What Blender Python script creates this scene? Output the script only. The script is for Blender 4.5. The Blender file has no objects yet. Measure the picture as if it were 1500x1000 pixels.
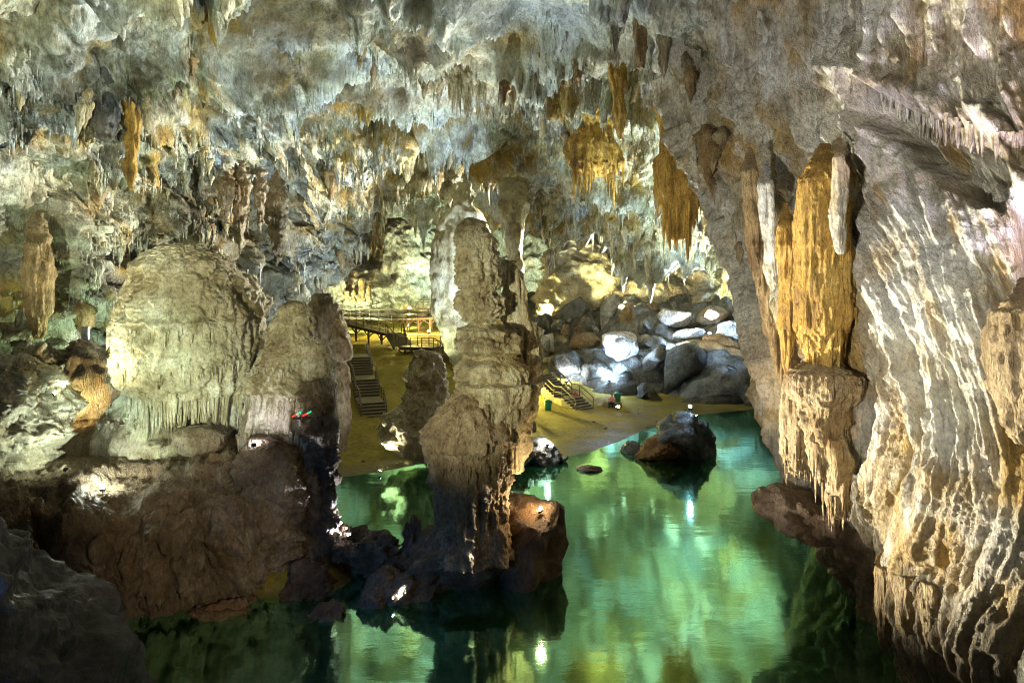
import bpy, bmesh, math, random
import numpy as np
from mathutils import Vector, Matrix, Euler
R = math.radians
random.seed(7)
RNG = np.random.default_rng(11)
C = bpy.context.scene.collection
SC = bpy.context.scene

# ---------------------------------------------------------------- camera, world, exposure
CAM_H, F, HOR = 12.0, 1000.0, 400.0          # eye 12 m above the lake; 24 mm lens on a 1500 px wide frame
cam_data = bpy.data.cameras.new('camera')
cam = bpy.data.objects.new('camera', cam_data); C.objects.link(cam)
cam.location = (0, 0, CAM_H); cam.rotation_euler = (R(90), 0, 0)
cam_data.sensor_width = 36; cam_data.lens = 24; cam_data.shift_y = -100 / 1500
cam_data.clip_start = 0.1; cam_data.clip_end = 1000
SC.camera = cam
world = bpy.data.worlds.new('World'); SC.world = world; world.use_nodes = True
wn = world.node_tree.nodes; wl = world.node_tree.links
sky = wn.new('ShaderNodeTexSky'); sky.sky_type = 'NISHITA'; sky.sun_disc = False
sky.sun_elevation = R(35); sky.sun_rotation = R(150)
wl.new(sky.outputs[0], wn['Background'].inputs['Color']); wn['Background'].inputs['Strength'].default_value = 0.0035
SC.view_settings.view_transform = 'Standard'; SC.view_settings.look = 'None'
SC.view_settings.exposure = 1.22; SC.view_settings.gamma = 1.0
SC.render.engine = 'CYCLES'
SC.cycles.use_denoising = True
SC.cycles.max_bounces = 4; SC.cycles.diffuse_bounces = 2; SC.cycles.glossy_bounces = 3
SC.cycles.caustics_reflective = False; SC.cycles.caustics_refractive = False
SC.cycles.sample_clamp_indirect = 4.0
SC.cycles.filter_width = 1.1
SC.cycles.denoising_prefilter = 'NONE'

def at(px, py, d):
    """direction of a pixel at forward distance d -> world point"""
    return np.array([(px - 750) / F * d, d, CAM_H - (py - HOR) / F * d])
def V3(p): return Vector((float(p[0]), float(p[1]), float(p[2])))

# ---------------------------------------------------------------- numpy noise
_perm = np.random.default_rng(3).permutation(256).astype(np.int32)
_perm = np.concatenate([_perm, _perm, _perm])
_g = np.random.default_rng(4).normal(size=(256, 3)).astype(np.float32)
_g /= np.linalg.norm(_g, axis=1)[:, None]
def perlin(p):
    p = np.asarray(p, np.float32)
    i = np.floor(p).astype(np.int32); f = p - i; i &= 255
    u = f * f * f * (f * (f * 6 - 15) + 10)
    out = None
    def corner(a, b, c):
        h = _perm[_perm[_perm[i[..., 0] + a] + i[..., 1] + b] + i[..., 2] + c]
        g = _g[h]
        return g[..., 0] * (f[..., 0] - a) + g[..., 1] * (f[..., 1] - b) + g[..., 2] * (f[..., 2] - c)
    ux, uy, uz = u[..., 0], u[..., 1], u[..., 2]
    def lx(b, c):
        n0 = corner(0, b, c); return n0 + ux * (corner(1, b, c) - n0)
    a0 = lx(0, 0); a0 = a0 + uy * (lx(1, 0) - a0)
    a1 = lx(0, 1); a1 = a1 + uy * (lx(1, 1) - a1)
    return (a0 + uz * (a1 - a0)) * 1.5
def fbm(p, o=4, lac=2.03, gain=0.5):
    s = 0; a = 1.0
    for k in range(o):
        s = s + a * perlin(p * (lac ** k) + 17.3 * k); a *= gain
    return s
def billow(p, o=3, lac=2.1, gain=0.5):
    s = 0; a = 1.0
    for k in range(o):
        s = s + a * np.abs(perlin(p * (lac ** k) + 9.7 * k)); a *= gain
    return s
def hash2(i, j, k=0):
    h = (i * 374761393 + j * 668265263 + k * 2147483647 * 3 + 1013904223).astype(np.int64)
    h = (h ^ (h >> 13)) * 1274126177
    h = h ^ (h >> 16)
    return (h & 0xffff).astype(np.float32) / 65535.0
def cones(x, y, cell, rad, seed=0):
    """Worley spikes: for every point the tallest cone (0..1) of the cells around it"""
    gx, gy = x / cell, y / cell
    ix, iy = np.floor(gx).astype(np.int64), np.floor(gy).astype(np.int64)
    best = np.zeros_like(x, dtype=np.float32)
    for a in (-1, 0, 1):
        for b in (-1, 0, 1):
            cx, cy = ix + a, iy + b
            jx = cx + hash2(cx, cy, seed); jy = cy + hash2(cx, cy, seed + 1)
            L = 0.25 + 0.75 * hash2(cx, cy, seed + 2) ** 2
            rr = rad / cell * (0.6 + 0.6 * hash2(cx, cy, seed + 3))
            d = np.sqrt((gx - jx) ** 2 + (gy - jy) ** 2) / rr
            best = np.maximum(best, L * np.clip(1 - d, 0, 1) ** 0.8)
    return best
def drapes(s, z, cw, ch, w, L, seed=0, tip=.06, rnd=.5):
    """hanging folds on a steep face: rounded strips that swell towards a blunt tip and fade upwards into the rock"""
    gs, gz = s / cw, z / ch
    i0, j0 = np.floor(gs).astype(np.int64), np.floor(gz).astype(np.int64)
    best = np.zeros(s.shape, np.float32)
    nd = int(math.ceil(L * 1.3 / ch)) + 1
    for a in (-1, 0, 1):
        for b in range(-nd, 1):
            ci, cj = i0 + a, j0 + b
            sk = (ci + hash2(ci, cj, seed)) * cw; zk = (cj + hash2(ci, cj, seed + 1)) * ch
            wk = w * (.5 + .9 * hash2(ci, cj, seed + 2)); Lk = L * (.6 + .7 * hash2(ci, cj, seed + 3)); ak = .35 + .65 * hash2(ci, cj, seed + 4)
            t = np.clip((z - zk) / Lk, 0, 1)
            wid = wk * (.3 + .7 * np.clip(t / .3, 0, 1) ** .6)
            c = np.clip(1 - ((s - sk) / wid) ** 2, 0, 1) ** rnd
            best = np.maximum(best, ak * c * np.clip(t / tip, 0, 1) ** .6 * (1 - t) ** .8)
    return best
def smooth(a, b, x):
    t = np.clip((x - a) / (b - a), 0, 1); return t * t * (3 - 2 * t)
def polymask(px, py, poly, soft):
    """1 inside a polygon, falling to 0 over soft units outside (all in one plane)"""
    poly = np.array(poly, np.float32); n = len(poly)
    inside = np.zeros(px.shape, bool); dist = np.full(px.shape, 1e9, np.float32)
    for k in range(n):
        x0, y0 = poly[k]; x1, y1 = poly[(k + 1) % n]
        cond = (y0 > py) != (y1 > py)
        with np.errstate(divide='ignore', invalid='ignore'):
            xi = (x1 - x0) * (py - y0) / ((y1 - y0) if y1 != y0 else 1e-9) + x0
        inside ^= cond & (px < xi)
        ex, ey = x1 - x0, y1 - y0
        t = np.clip(((px - x0) * ex + (py - y0) * ey) / (ex * ex + ey * ey + 1e-9), 0, 1)
        dist = np.minimum(dist, np.hypot(px - x0 - t * ex, py - y0 - t * ey))
    sd = np.where(inside, dist, -dist)
    return smooth(-soft, soft, sd)

# ---------------------------------------------------------------- mesh helpers
def raw_mesh(name, verts, faces, attrs=None, smooth_=True):
    verts = np.ascontiguousarray(verts, np.float32).reshape(-1, 3); faces = np.ascontiguousarray(faces, np.int32)
    me = bpy.data.meshes.new(name)
    nf, k = faces.shape
    me.vertices.add(len(verts)); me.vertices.foreach_set('co', verts.ravel())
    me.loops.add(nf * k); me.loops.foreach_set('vertex_index', faces.ravel())
    me.polygons.add(nf)
    me.polygons.foreach_set('loop_start', np.arange(0, nf * k, k, dtype=np.int32))
    me.polygons.foreach_set('loop_total', np.full(nf, k, np.int32))
    if smooth_: me.polygons.foreach_set('use_smooth', np.ones(nf, bool))
    for an, av in (attrs or {}).items():
        at_ = me.attributes.new(an, 'FLOAT', 'POINT')
        at_.data.foreach_set('value', np.ascontiguousarray(av, np.float32).ravel())
    me.update(calc_edges=True)
    return me
def grid_faces(nv, nu, wrap=False):
    idx = np.arange(nv * nu).reshape(nv, nu)
    if wrap: idx = np.concatenate([idx, idx[:, :1]], 1)
    return np.stack([idx[:-1, :-1], idx[:-1, 1:], idx[1:, 1:], idx[1:, :-1]], -1).reshape(-1, 4)
def link(name, me, mat=None, parent=None, loc=None, rot=None, scale=None):
    o = bpy.data.objects.new(name, me); C.objects.link(o)
    if mat is not None and me is not None and not me.materials: me.materials.append(mat)
    if parent is not None: o.parent = parent
    if loc is not None: o.location = loc
    if rot is not None: o.rotation_euler = rot
    if scale is not None: o.scale = scale
    return o
def tag(o, label, cat, group=None, kind=None):
    o['label'] = label
    if cat: o['category'] = cat
    if group: o['group'] = group
    o['kind'] = kind or 'thing'
    return o
def thing(name, label, cat, loc=(0, 0, 0), rz=0, group=None):
    o = bpy.data.objects.new(name, None); C.objects.link(o)
    o.location = loc; o.rotation_euler = (0, 0, rz); o.empty_display_size = 0.3
    return tag(o, label, cat, group)
def local(me, loc):
    """shift a mesh built in world space so its object can sit at loc"""
    me.transform(Matrix.Translation(-Vector(loc))); return me
LAST = [None]
class MB:
    def __init__(s): s.v = []; s.f = []
    def box(s, c, sz, rot=None):
        c = Vector(c); M = rot.to_3x3() if rot is not None else Matrix.Identity(3)
        b = len(s.v)
        for x in (-.5, .5):
            for y in (-.5, .5):
                for z in (-.5, .5): s.v.append(c + M @ Vector((x * sz[0], y * sz[1], z * sz[2])))
        for q in ((0, 1, 3, 2), (4, 6, 7, 5), (0, 4, 5, 1), (2, 3, 7, 6), (0, 2, 6, 4), (1, 5, 7, 3)): s.f.append([b + k for k in q])
        return s
    def bar(s, a, b, w, h=None):
        a = Vector(a); b = Vector(b); d = b - a; L = d.length
        if L < 1e-6: return s
        q = d.to_track_quat('X', 'Z').to_matrix()
        return s.box((a + b) / 2, (L, w, h or w), q)
    def lathe(s, prof, n=12, c=(0, 0, 0), rot=None):
        c = Vector(c); M = rot.to_3x3() if rot is not None else Matrix.Identity(3); b = len(s.v); m = len(prof)
        for r, z in prof:
            for k in range(n):
                t = 2 * math.pi * k / n; s.v.append(c + M @ Vector((r * math.cos(t), r * math.sin(t), z)))
        for j in range(m - 1):
            for k in range(n):
                s.f.append([b + j * n + k, b + j * n + (k + 1) % n, b + (j + 1) * n + (k + 1) % n, b + (j + 1) * n + k])
        s.f.append([b + k for k in range(n)][::-1]); s.f.append([b + (m - 1) * n + k for k in range(n)])
        return s
    def build(s, name, mat, parent=None, smooth_=False, bevel=0):
        o = s._build(name, mat, parent, smooth_, bevel); LAST[0] = o; return o
    def _build(s, name, mat, parent=None, smooth_=False, bevel=0):
        me = bpy.data.meshes.new(name); me.from_pydata([tuple(v) for v in s.v], [], s.f); me.update()
        if smooth_: me.shade_smooth()
        o = link(name, me, mat, parent)
        if bevel:
            m = o.modifiers.new('bevel', 'BEVEL'); m.width = bevel; m.segments = 2
        return o
def crw(n, m, dense=None):
    """Catmull-Rom weight matrix: m samples over n control points, most of them inside the index range dense"""
    t = np.linspace(0, n - 1, m)
    if dense:
        a, b, f = dense; k = (1 - f) / 2
        t = np.interp(np.linspace(0, 1, m), [0, k if a > 0 else 0, 1 - (k if b < n - 1 else 0), 1], [0, a, b, n - 1])
    W = np.zeros((m, n))
    for k, x in enumerate(t):
        i = min(int(x), n - 2); f = x - i
        w = [-.5 * f + f * f - .5 * f ** 3, 1 - 2.5 * f * f + 1.5 * f ** 3, .5 * f + 2 * f * f - 1.5 * f ** 3, -.5 * f * f + .5 * f ** 3]
        for j, ww in zip((i - 1, i, i + 1, i + 2), w):
            if j < 0: W[k, 0] += 2 * ww; W[k, 1] -= ww
            elif j >= n: W[k, n - 1] += 2 * ww; W[k, n - 2] -= ww
            else: W[k, j] += ww
    return W
def lattice(cols, nv, nu, du=None, dv=None):
    """cols: list of (px, [(py, d) ...]) -> smooth (nv, nu, 3) sheet of world points"""
    Cc = np.array([[at(px if len(r) == 2 else r[2], r[0], r[1]) for r in rows] for px, rows in cols])   # (nu0, nv0, 3)
    P = np.einsum('ai,bj,ijk->bak', crw(Cc.shape[0], nu, du), crw(Cc.shape[1], nv, dv), Cc)
    return P
def normals(P, toward=(0, 0, CAM_H)):
    du = np.gradient(P, axis=1); dv = np.gradient(P, axis=0)
    n = np.cross(du, dv); n /= np.linalg.norm(n, axis=-1, keepdims=True) + 1e-9
    s = np.sign(((np.array(toward) - P) * n).sum(-1, keepdims=True)); s[s == 0] = 1
    return n * np.sign(np.median(s)) if False else n * s
def pix(P):
    d = np.maximum(P[..., 1], 0.5)
    return 750 + F * P[..., 0] / d, HOR - F * (P[..., 2] - CAM_H) / d

# ---------------------------------------------------------------- materials
class NT:
    def __init__(s, name):
        s.m = bpy.data.materials.new(name); s.m.use_nodes = True
        s.t = s.m.node_tree; s.n = s.t.nodes; s.l = s.t.links; s.bsdf = s.n['Principled BSDF']; s.out = s.n['Material Output']
    def node(s, typ, ins=None, **kw):
        nd = s.n.new(typ)
        for k, v in kw.items(): setattr(nd, k, v)
        for k, v in (ins or {}).items(): s.set(nd.inputs[k], v)
        return nd
    def set(s, inp, v):
        if isinstance(v, bpy.types.NodeSocket): s.l.new(v, inp)
        else: inp.default_value = v
    def pos(s): return s.node('ShaderNodeNewGeometry').outputs['Position']
    def scaled(s, vec, sc, off=(0, 0, 0)):
        return s.node('ShaderNodeMapping', {'Vector': vec, 'Scale': sc, 'Location': off}).outputs[0]
    def noise(s, vec, scale, detail=5, rough=.55, dist=0):
        return s.node('ShaderNodeTexNoise', {'Vector': vec, 'Scale': scale, 'Detail': detail, 'Roughness': rough, 'Distortion': dist}).outputs['Fac']
    def ramp(s, fac, stops):
        nd = s.node('ShaderNodeValToRGB', {'Fac': fac}); e = nd.color_ramp.elements
        while len(e) < len(stops): e.new(0.5)
        for k, (p, c) in enumerate(stops):
            e[k].position = p; e[k].color = (*c, 1) if len(c) == 3 else c
        return nd.outputs[0]
    def range(s, x, a, b, lo=0, hi=1):
        return s.node('ShaderNodeMapRange', {'Value': x, 'From Min': a, 'From Max': b, 'To Min': lo, 'To Max': hi}, interpolation_type='SMOOTHSTEP').outputs[0]
    def mix(s, fac, a, b, mode='MIX'):
        nd = s.node('ShaderNodeMix', data_type='RGBA', blend_type=mode)
        s.set(nd.inputs[0], fac)
        for i, v in ((6, a), (7, b)):
            s.set(nd.inputs[i], (*v, 1) if isinstance(v, tuple) and len(v) == 3 else v)
        return nd.outputs[2]
    def math(s, op, a, b=0.0):
        nd = s.node('ShaderNodeMath', operation=op); s.set(nd.inputs[0], a); s.set(nd.inputs[1], b); return nd.outputs[0]
    def attr(s, name):
        return s.node('ShaderNodeAttribute', attribute_name=name).outputs['Fac']

def rock_mat(name, pale, mid, dark, ochre=(.36, .19, .055), brown=(.13, .075, .035), o_amt=.5, b_amt=.45, fine=1.0, bump=.5,
             stretch=.15, rough=.7, streak=1.0, scale=1.0, green=0.0, hair=1.1, tint=0.0):
    k = NT(name); p = k.pos()
    big = k.noise(p, .16 * scale, 4, .6)
    med = k.noise(p, .9 * scale, 6, .66)
    sv = k.scaled(p, (1, 1, stretch))
    st = k.noise(sv, 1.1 * scale, 6, .6)
    st2 = k.noise(k.scaled(p, (1, 1, stretch * .8), (7, 3, 1)), 3.6 * scale, 5, .6)
    base = k.ramp(k.math('ADD', k.math('MULTIPLY', big, .45), k.math('MULTIPLY', med, .55)),
                  [(.38, dark), (.47, mid), (.57, pale)])
    # darker vertical mineral streaks
    base = k.mix(k.math('MULTIPLY', k.range(st2, .50, .66), .55 * streak), base, brown)
    base = k.mix(k.math('MULTIPLY', k.range(st, .52, .66), b_amt), base, brown)
    om = k.range(k.noise(k.scaled(p, (1, 1, .45), (31, 5, 9)), .33 * scale, 6, .62), .53, .64)
    base = k.mix(k.math('MULTIPLY', om, o_amt), base, ochre)
    if green:
        gm = k.range(k.noise(k.scaled(p, (1, 1, 1), (11, 45, 2)), .22, 5, .6), .52, .66)
        base = k.mix(k.math('MULTIPLY', gm, green), base, (.36, .38, .20))
    base = k.mix(k.math('MULTIPLY', k.attr('ochre'), k.range(st, .30, .5, .55, 1)), base, ochre)
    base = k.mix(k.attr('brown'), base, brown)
    base = k.mix(k.attr('pale'), base, pale)
    if tint:
        tn = k.noise(k.scaled(p, (1, 1, 1.6), (3, 71, 22)), .13, 3, .55)
        base = k.mix(tint, base, k.ramp(tn, [(.30, (.74, .92, 1.12)), (.43, (.92, 1.0, .98)), (.52, (.98, 1.05, .82)), (.60, (1.12, 1.0, .66)), (.72, (.80, .92, 1.08))]), 'MULTIPLY')
    # speckle
    sp = k.noise(k.scaled(p, (1, 1, .6)), 5.5 * fine, 6, .72)
    base = k.mix(.6, base, k.ramp(sp, [(.36, (.34, .31, .27)), (.5, (.95, .95, .95)), (.64, (1.35, 1.32, 1.26))]), 'MULTIPLY')
    k.set(k.bsdf.inputs['Base Color'], base)
    k.set(k.bsdf.inputs['Roughness'], k.range(med, .3, .7, rough - .18, rough + .15))
    k.bsdf.inputs['Specular IOR Level'].default_value = .35
    b1 = k.noise(k.scaled(p, (1, 1, .55)), 2.4 * fine, 7, .7)
    b2 = k.noise(k.scaled(p, (1, 1, max(stretch * .8, .08))), 7.5 * fine, 3, .6)
    b2 = k.math('ABSOLUTE', k.math('SUBTRACT', b2, .5))
    h = k.math('ADD', k.math('MULTIPLY', b1, .75), k.math('MULTIPLY', b2, hair if stretch < .3 else .35))
    bp = k.node('ShaderNodeBump', {'Height': h, 'Strength': min(1, bump * 1.35), 'Distance': .5 / fine})
    k.set(k.bsdf.inputs['Normal'], bp.outputs[0])
    return k.m
M = {}
M['ceil'] = rock_mat('ceiling_limestone', (.74, .74, .68), (.43, .42, .35), (.105, .095, .065), ochre=(.44, .27, .035), brown=(.105, .078, .03), o_amt=.6, b_amt=.5, green=.6, fine=.8, bump=.8, hair=.5, tint=.6)
M['wall'] = rock_mat('flowstone_pale', (.82, .79, .71), (.62, .57, .46), (.28, .23, .14), ochre=(.48, .29, .045), brown=(.13, .09, .035), o_amt=.45, b_amt=.35, fine=1.5, stretch=.1, bump=.6, rough=.58, tint=.35, hair=.5)
M['leftwall'] = rock_mat('left_wall_rock', (.52, .48, .40), (.33, .28, .19), (.12, .095, .06), ochre=(.34, .20, .05), o_amt=.6, b_amt=.5, green=.3, fine=1.0)
M['back'] = rock_mat('back_wall_rock', (.58, .56, .45), (.40, .37, .27), (.16, .14, .09), o_amt=.4, b_amt=.25, fine=.6, stretch=.5, green=.2)
M['dome'] = rock_mat('dome_flowstone', (.60, .57, .42), (.45, .40, .25), (.22, .18, .09), ochre=(.30, .24, .10), o_amt=.18, b_amt=.1, fine=1.6, stretch=.5, bump=.5, streak=.25)
M['column'] = rock_mat('column_flowstone', (.60, .55, .37), (.40, .34, .19), (.14, .11, .05), ochre=(.36, .23, .05), o_amt=.4, b_amt=.4, fine=1.6, stretch=.22, bump=.55, streak=.6, rough=.58)
M['brownrock'] = rock_mat('brown_wet_rock', (.23, .17, .11), (.13, .085, .05), (.05, .034, .024), ochre=(.20, .10, .035), brown=(.05, .034, .018), o_amt=.5, b_amt=.3, fine=1.6, stretch=.6, rough=.5, bump=.7, streak=.4)
M['shelf'] = rock_mat('shelf_mud_rock', (.36, .29, .19), (.22, .16, .09), (.08, .055, .034), ochre=(.26, .15, .05), brown=(.07, .045, .03), o_amt=.4, b_amt=.3, fine=1.4, stretch=.7, rough=.52, bump=.85, streak=.3)
M['greyrock'] = rock_mat('grey_boulder', (.42, .43, .42), (.24, .245, .23), (.09, .09, .085), ochre=(.28, .18, .08), brown=(.09, .07, .05), o_amt=.3, b_amt=.25, fine=1.3, stretch=.9, rough=.6, bump=.7, streak=.4)
M['whiterock'] = rock_mat('white_marbled_boulder', (.80, .80, .80), (.62, .62, .62), (.22, .22, .23), ochre=(.4, .33, .2), brown=(.10, .09, .085), o_amt=.15, b_amt=.35, fine=1.2, stretch=1.0, rough=.55, bump=.6, streak=.8)
M['darkrock'] = rock_mat('dark_slate_boulder', (.20, .21, .20), (.105, .11, .105), (.04, .042, .04), ochre=(.20, .13, .06), brown=(.05, .04, .03), o_amt=.25, b_amt=.2, fine=1.3, stretch=.8, rough=.5, bump=.7, streak=.4)
M['ochre'] = rock_mat('ochre_flowstone', (.70, .46, .12), (.50, .30, .06), (.22, .13, .035), ochre=(.50, .30, .06), brown=(.15, .085, .03), o_amt=.5, b_amt=.6, fine=1.8, stretch=.12, bump=.6)
M['ochre_brown'] = rock_mat('ochre_brown_flowstone', (.48, .37, .20), (.33, .23, .10), (.15, .095, .04), ochre=(.40, .24, .07), brown=(.12, .07, .03), o_amt=.35, b_amt=.35, fine=1.8, stretch=.12, bump=.6)
M['orange_crust'] = rock_mat('orange_crust', (.38, .24, .10), (.25, .14, .05), (.11, .06, .022), o_amt=.3, b_amt=.3, fine=2.2, stretch=.9, bump=.9)

def sand_mat():
    k = NT('sand'); p = k.pos()
    a = k.noise(p, .35, 6, .6); b = k.noise(p, 3.5, 6, .65)
    col = k.ramp(k.math('ADD', k.math('MULTIPLY', a, .6), k.math('MULTIPLY', b, .4)), [(.40, (.20, .15, .018)), (.5, (.33, .26, .032)), (.60, (.41, .34, .055))])
    z = k.node('ShaderNodeSeparateXYZ', {'Vector': p}).outputs['Z']
    wet = k.range(k.math('ADD', z, k.math('MULTIPLY', k.math('SUBTRACT', a, .5), .8)), -.05, .45, 1, 0)
    col = k.mix(k.math('MULTIPLY', wet, .7), col, (.10, .08, .025))
    k.set(k.bsdf.inputs['Base Color'], col)
    k.set(k.bsdf.inputs['Roughness'], k.range(wet, 0, 1, .85, .35))
    bp = k.node('ShaderNodeBump', {'Height': k.math('ADD', b, k.math('MULTIPLY', k.noise(p, 14, 4, .6), .4)), 'Strength': .6, 'Distance': .2})
    k.set(k.bsdf.inputs['Normal'], bp.outputs[0]); return k.m
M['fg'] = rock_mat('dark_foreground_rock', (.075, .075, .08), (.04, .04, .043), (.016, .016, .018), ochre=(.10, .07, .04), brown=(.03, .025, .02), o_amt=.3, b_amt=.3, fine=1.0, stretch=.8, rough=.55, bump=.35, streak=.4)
M['column_low'] = rock_mat('column_brown_flowstone', (.40, .31, .19), (.26, .19, .10), (.10, .07, .035), ochre=(.28, .17, .05), o_amt=.4, b_amt=.4, fine=1.6, stretch=.14, bump=.6, streak=.6, rough=.58)
M['sand'] = sand_mat()
def water_mat():
    k = NT('lake_water'); p = k.pos()
    w1 = k.noise(k.scaled(p, (.6, 1.3, 1)), 1.1, 4, .55); w2 = k.noise(k.scaled(p, (.35, 1, 1)), .22, 3, .5)
    bp = k.node('ShaderNodeBump', {'Height': k.math('ADD', k.math('MULTIPLY', w1, .25), w2), 'Strength': .06, 'Distance': .5})
    dif = k.node('ShaderNodeBsdfDiffuse', {'Color': (.018, .10, .025, 1)})
    gl = k.node('ShaderNodeBsdfGlossy', {'Color': (.46, .98, .66, 1), 'Roughness': .075, 'Normal': bp.outputs[0]})
    fr = k.node('ShaderNodeLayerWeight', {'Blend': .42, 'Normal': bp.outputs[0]}).outputs['Facing']
    f = k.range(fr, .1, .9, .74, .95)
    mx = k.node('ShaderNodeMixShader', {0: f, 1: dif.outputs[0], 2: gl.outputs[0]})
    k.set(k.out.inputs['Surface'], mx.outputs[0]); return k.m
M['water'] = water_mat()
def plain(name, col, rough=.6, metal=0, var=.25, scale=6):
    k = NT(name); p = k.pos()
    n = k.noise(p, scale, 5, .6)
    lo = tuple(c * (1 - var) for c in col); hi = tuple(min(1, c * (1 + var)) for c in col)
    k.set(k.bsdf.inputs['Base Color'], k.ramp(n, [(.3, lo), (.7, hi)])); k.bsdf.inputs['Roughness'].default_value = rough
    k.bsdf.inputs['Metallic'].default_value = metal; return k.m
M['wood'] = plain('dark_timber', (.075, .055, .035), .7, 0, .4, 9)
M['rail'] = plain('rail_timber', (.16, .12, .07), .65, 0, .3, 9)
M['concrete'] = plain('stair_concrete', (.26, .22, .12), .8, 0, .3, 5)
M['black'] = plain('black_metal', (.02, .02, .022), .45, .6)
M['steel'] = plain('grey_metal', (.35, .35, .34), .4, .6)
M['greenp'] = plain('green_plastic', (.03, .26, .13), .4)
M['redp'] = plain('red_cloth', (.62, .04, .03), .6)
M['orangep'] = plain('orange_cloth', (.62, .16, .04), .6)
M['skin'] = plain('skin', (.45, .27, .18), .55)
M['shirt'] = plain('pale_red_shirt', (.62, .22, .2), .8)
M['trouser'] = plain('dark_trousers', (.03, .03, .05), .8)
M['hair'] = plain('dark_hair', (.015, .012, .01), .5)
def emit(name, col, s):
    k = NT(name); e = k.node('ShaderNodeEmission', {'Color': (*col, 1), 'Strength': s}); k.set(k.out.inputs['Surface'], e.outputs[0]); return k.m

# ---------------------------------------------------------------- floor and water
SHX = [-60, -30, -10.4, -5.4, 0, 3.55, 7.5, 10, 14, 22, 40, 80]
SHY = [40, 40, 40, 43, 44.6, 44.4, 48.4, 52, 57, 60.5, 66, 70]
def floor_z(x, y):
    ys = np.interp(x, SHX, SHY) + .5 * np.sin(x * .9) * .3
    t = y - ys
    left = np.interp(t, [-30, -4, 0, 1.5, 14, 29, 42, 60, 100], [-2.5, -.5, 0, .25, 1.3, 3.4, 4.3, 4.7, 6])
    right = np.interp(t, [-30, -4, 0, 2, 10, 16, 30, 60], [-2.5, -.35, 0, .16, .45, .75, 2.2, 5])
    w = smooth(-4, 2.5, x)
    z = left * (1 - w) + right * w
    bar = .93 * np.exp(-(((x + 8.6) / 4.2) ** 2 + ((y - 26.6) / 2.4) ** 2) * 1.2)
    far = smooth(0, 8, -t)
    return z + bar * 2.2 * far * (z < 0)
nx, ny = 230, 250
gx = np.linspace(-60, 60, nx); gy = np.concatenate([np.linspace(-12, 20, 40), np.linspace(20.4, 120, ny - 40)])
X, Y = np.meshgrid(gx, gy)
Z = floor_z(X, Y)
pp = np.stack([X, Y, X * 0], -1)
up = smooth(.1, 1.5, Z)
Z = Z + .06 * perlin(pp * .8) * smooth(-.3, .3, Z) + up * (.3 * fbm(pp * .3, 4) + .12 * billow(pp * 1.2, 3))
ground = link('sand_ground', raw_mesh('sand_ground', np.stack([X, Y, Z], -1), grid_faces(*X.shape)), M['sand']); ground['kind'] = 'structure'
rg = np.random.default_rng(77)
v0, f0 = np.array([[1, 0, 0], [-1, 0, 0], [0, 1, 0], [0, -1, 0], [0, 0, 1], [0, 0, -1], [.6, .6, .5], [-.6, .6, .4], [-.6, -.6, .5], [.6, -.6, .4]], float), None
oct_f = np.array([[4, 0, 6], [4, 6, 2], [4, 2, 7], [4, 7, 1], [4, 1, 8], [4, 8, 3], [4, 3, 9], [4, 9, 0], [5, 6, 0], [5, 2, 6], [5, 7, 2], [5, 1, 7], [5, 8, 1], [5, 3, 8], [5, 9, 3], [5, 0, 9]])
xs = rg.uniform(-22, 20, 600); ys_ = np.interp(xs, SHX, SHY) + .3 + rg.random(600) ** 1.5 * 30; zs = floor_z(xs, ys_); rs = .02 + .13 * rg.random(600) ** 5
vv = (v0[None] * rg.uniform(.7, 1.2, (600, 10, 1)) * rs[:, None, None] * np.array([1.2, 1, .7]) + np.stack([xs, ys_, zs + .03], -1)[:, None]); ff = (np.arange(600)[:, None, None] * 10 + oct_f[None]).reshape(-1, 3)
peb = link('pebbles', raw_mesh('pebbles', vv, ff), M['shelf']); tag(peb, 'scattered pebbles on the yellow sand bank and beach', 'pebbles', kind='stuff')
wx, wy = np.meshgrid(np.linspace(-90, 90, 60), np.linspace(-20, 100, 60))
water = link('water', raw_mesh('water', np.stack([wx, wy, wx * 0], -1), grid_faces(60, 60)), M['water']); water['kind'] = 'structure'

# ---------------------------------------------------------------- cave ceiling with the left wall
COLS = [
 (-420, [(-500, 22), (-100, 24), (100, 26), (250, 27), (400, 27), (560, 26), (760, 24)]),
 (-200, [(-480, 23), (-80, 27), (100, 30), (250, 32), (400, 32), (540, 31), (700, 29)]),
 (0,    [(-460, 24), (-60, 30), (100, 34), (230, 36), (350, 37), (490, 36), (640, 34)]),
 (150,  [(-450, 25), (-60, 33), (100, 39), (220, 43), (330, 44), (450, 43), (620, 40)]),
 (300,  [(-440, 26), (-60, 37), (80, 46), (180, 51), (270, 54), (380, 53), (540, 49)]),
 (430,  [(-430, 27), (-60, 40), (80, 52), (170, 60), (250, 66), (330, 69), (450, 68)]),
 (550,  [(-430, 27), (-60, 40), (80, 54), (160, 64), (220, 72), (275, 78), (330, 82)]),
 (700,  [(-430, 27), (-60, 39), (70, 52), (150, 62), (215, 71), (265, 78), (318, 84)]),
 (850,  [(-430, 26), (-60, 37), (70, 49), (150, 58), (220, 66), (275, 72), (330, 77)]),
 (1000, [(-430, 25), (-60, 34), (70, 43), (150, 51), (230, 57), (300, 62), (380, 66)]),
 (1150, [(-430, 23), (-60, 30), (70, 37), (170, 43), (260, 48), (350, 53), (430, 57)]),
 (1350, [(-430, 20), (-60, 26), (80, 31), (200, 36), (300, 41), (400, 45), (500, 49)]),
 (1600, [(-430, 18), (-60, 23), (80, 27), (200, 31), (300, 36), (400, 40), (520, 44)])]
NU, NV = 800, 380
P = lattice(COLS, NV, NU, (2, 10.3, .86), (.9, 6, .92))
N = normals(P)
px, py = pix(P)
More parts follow.
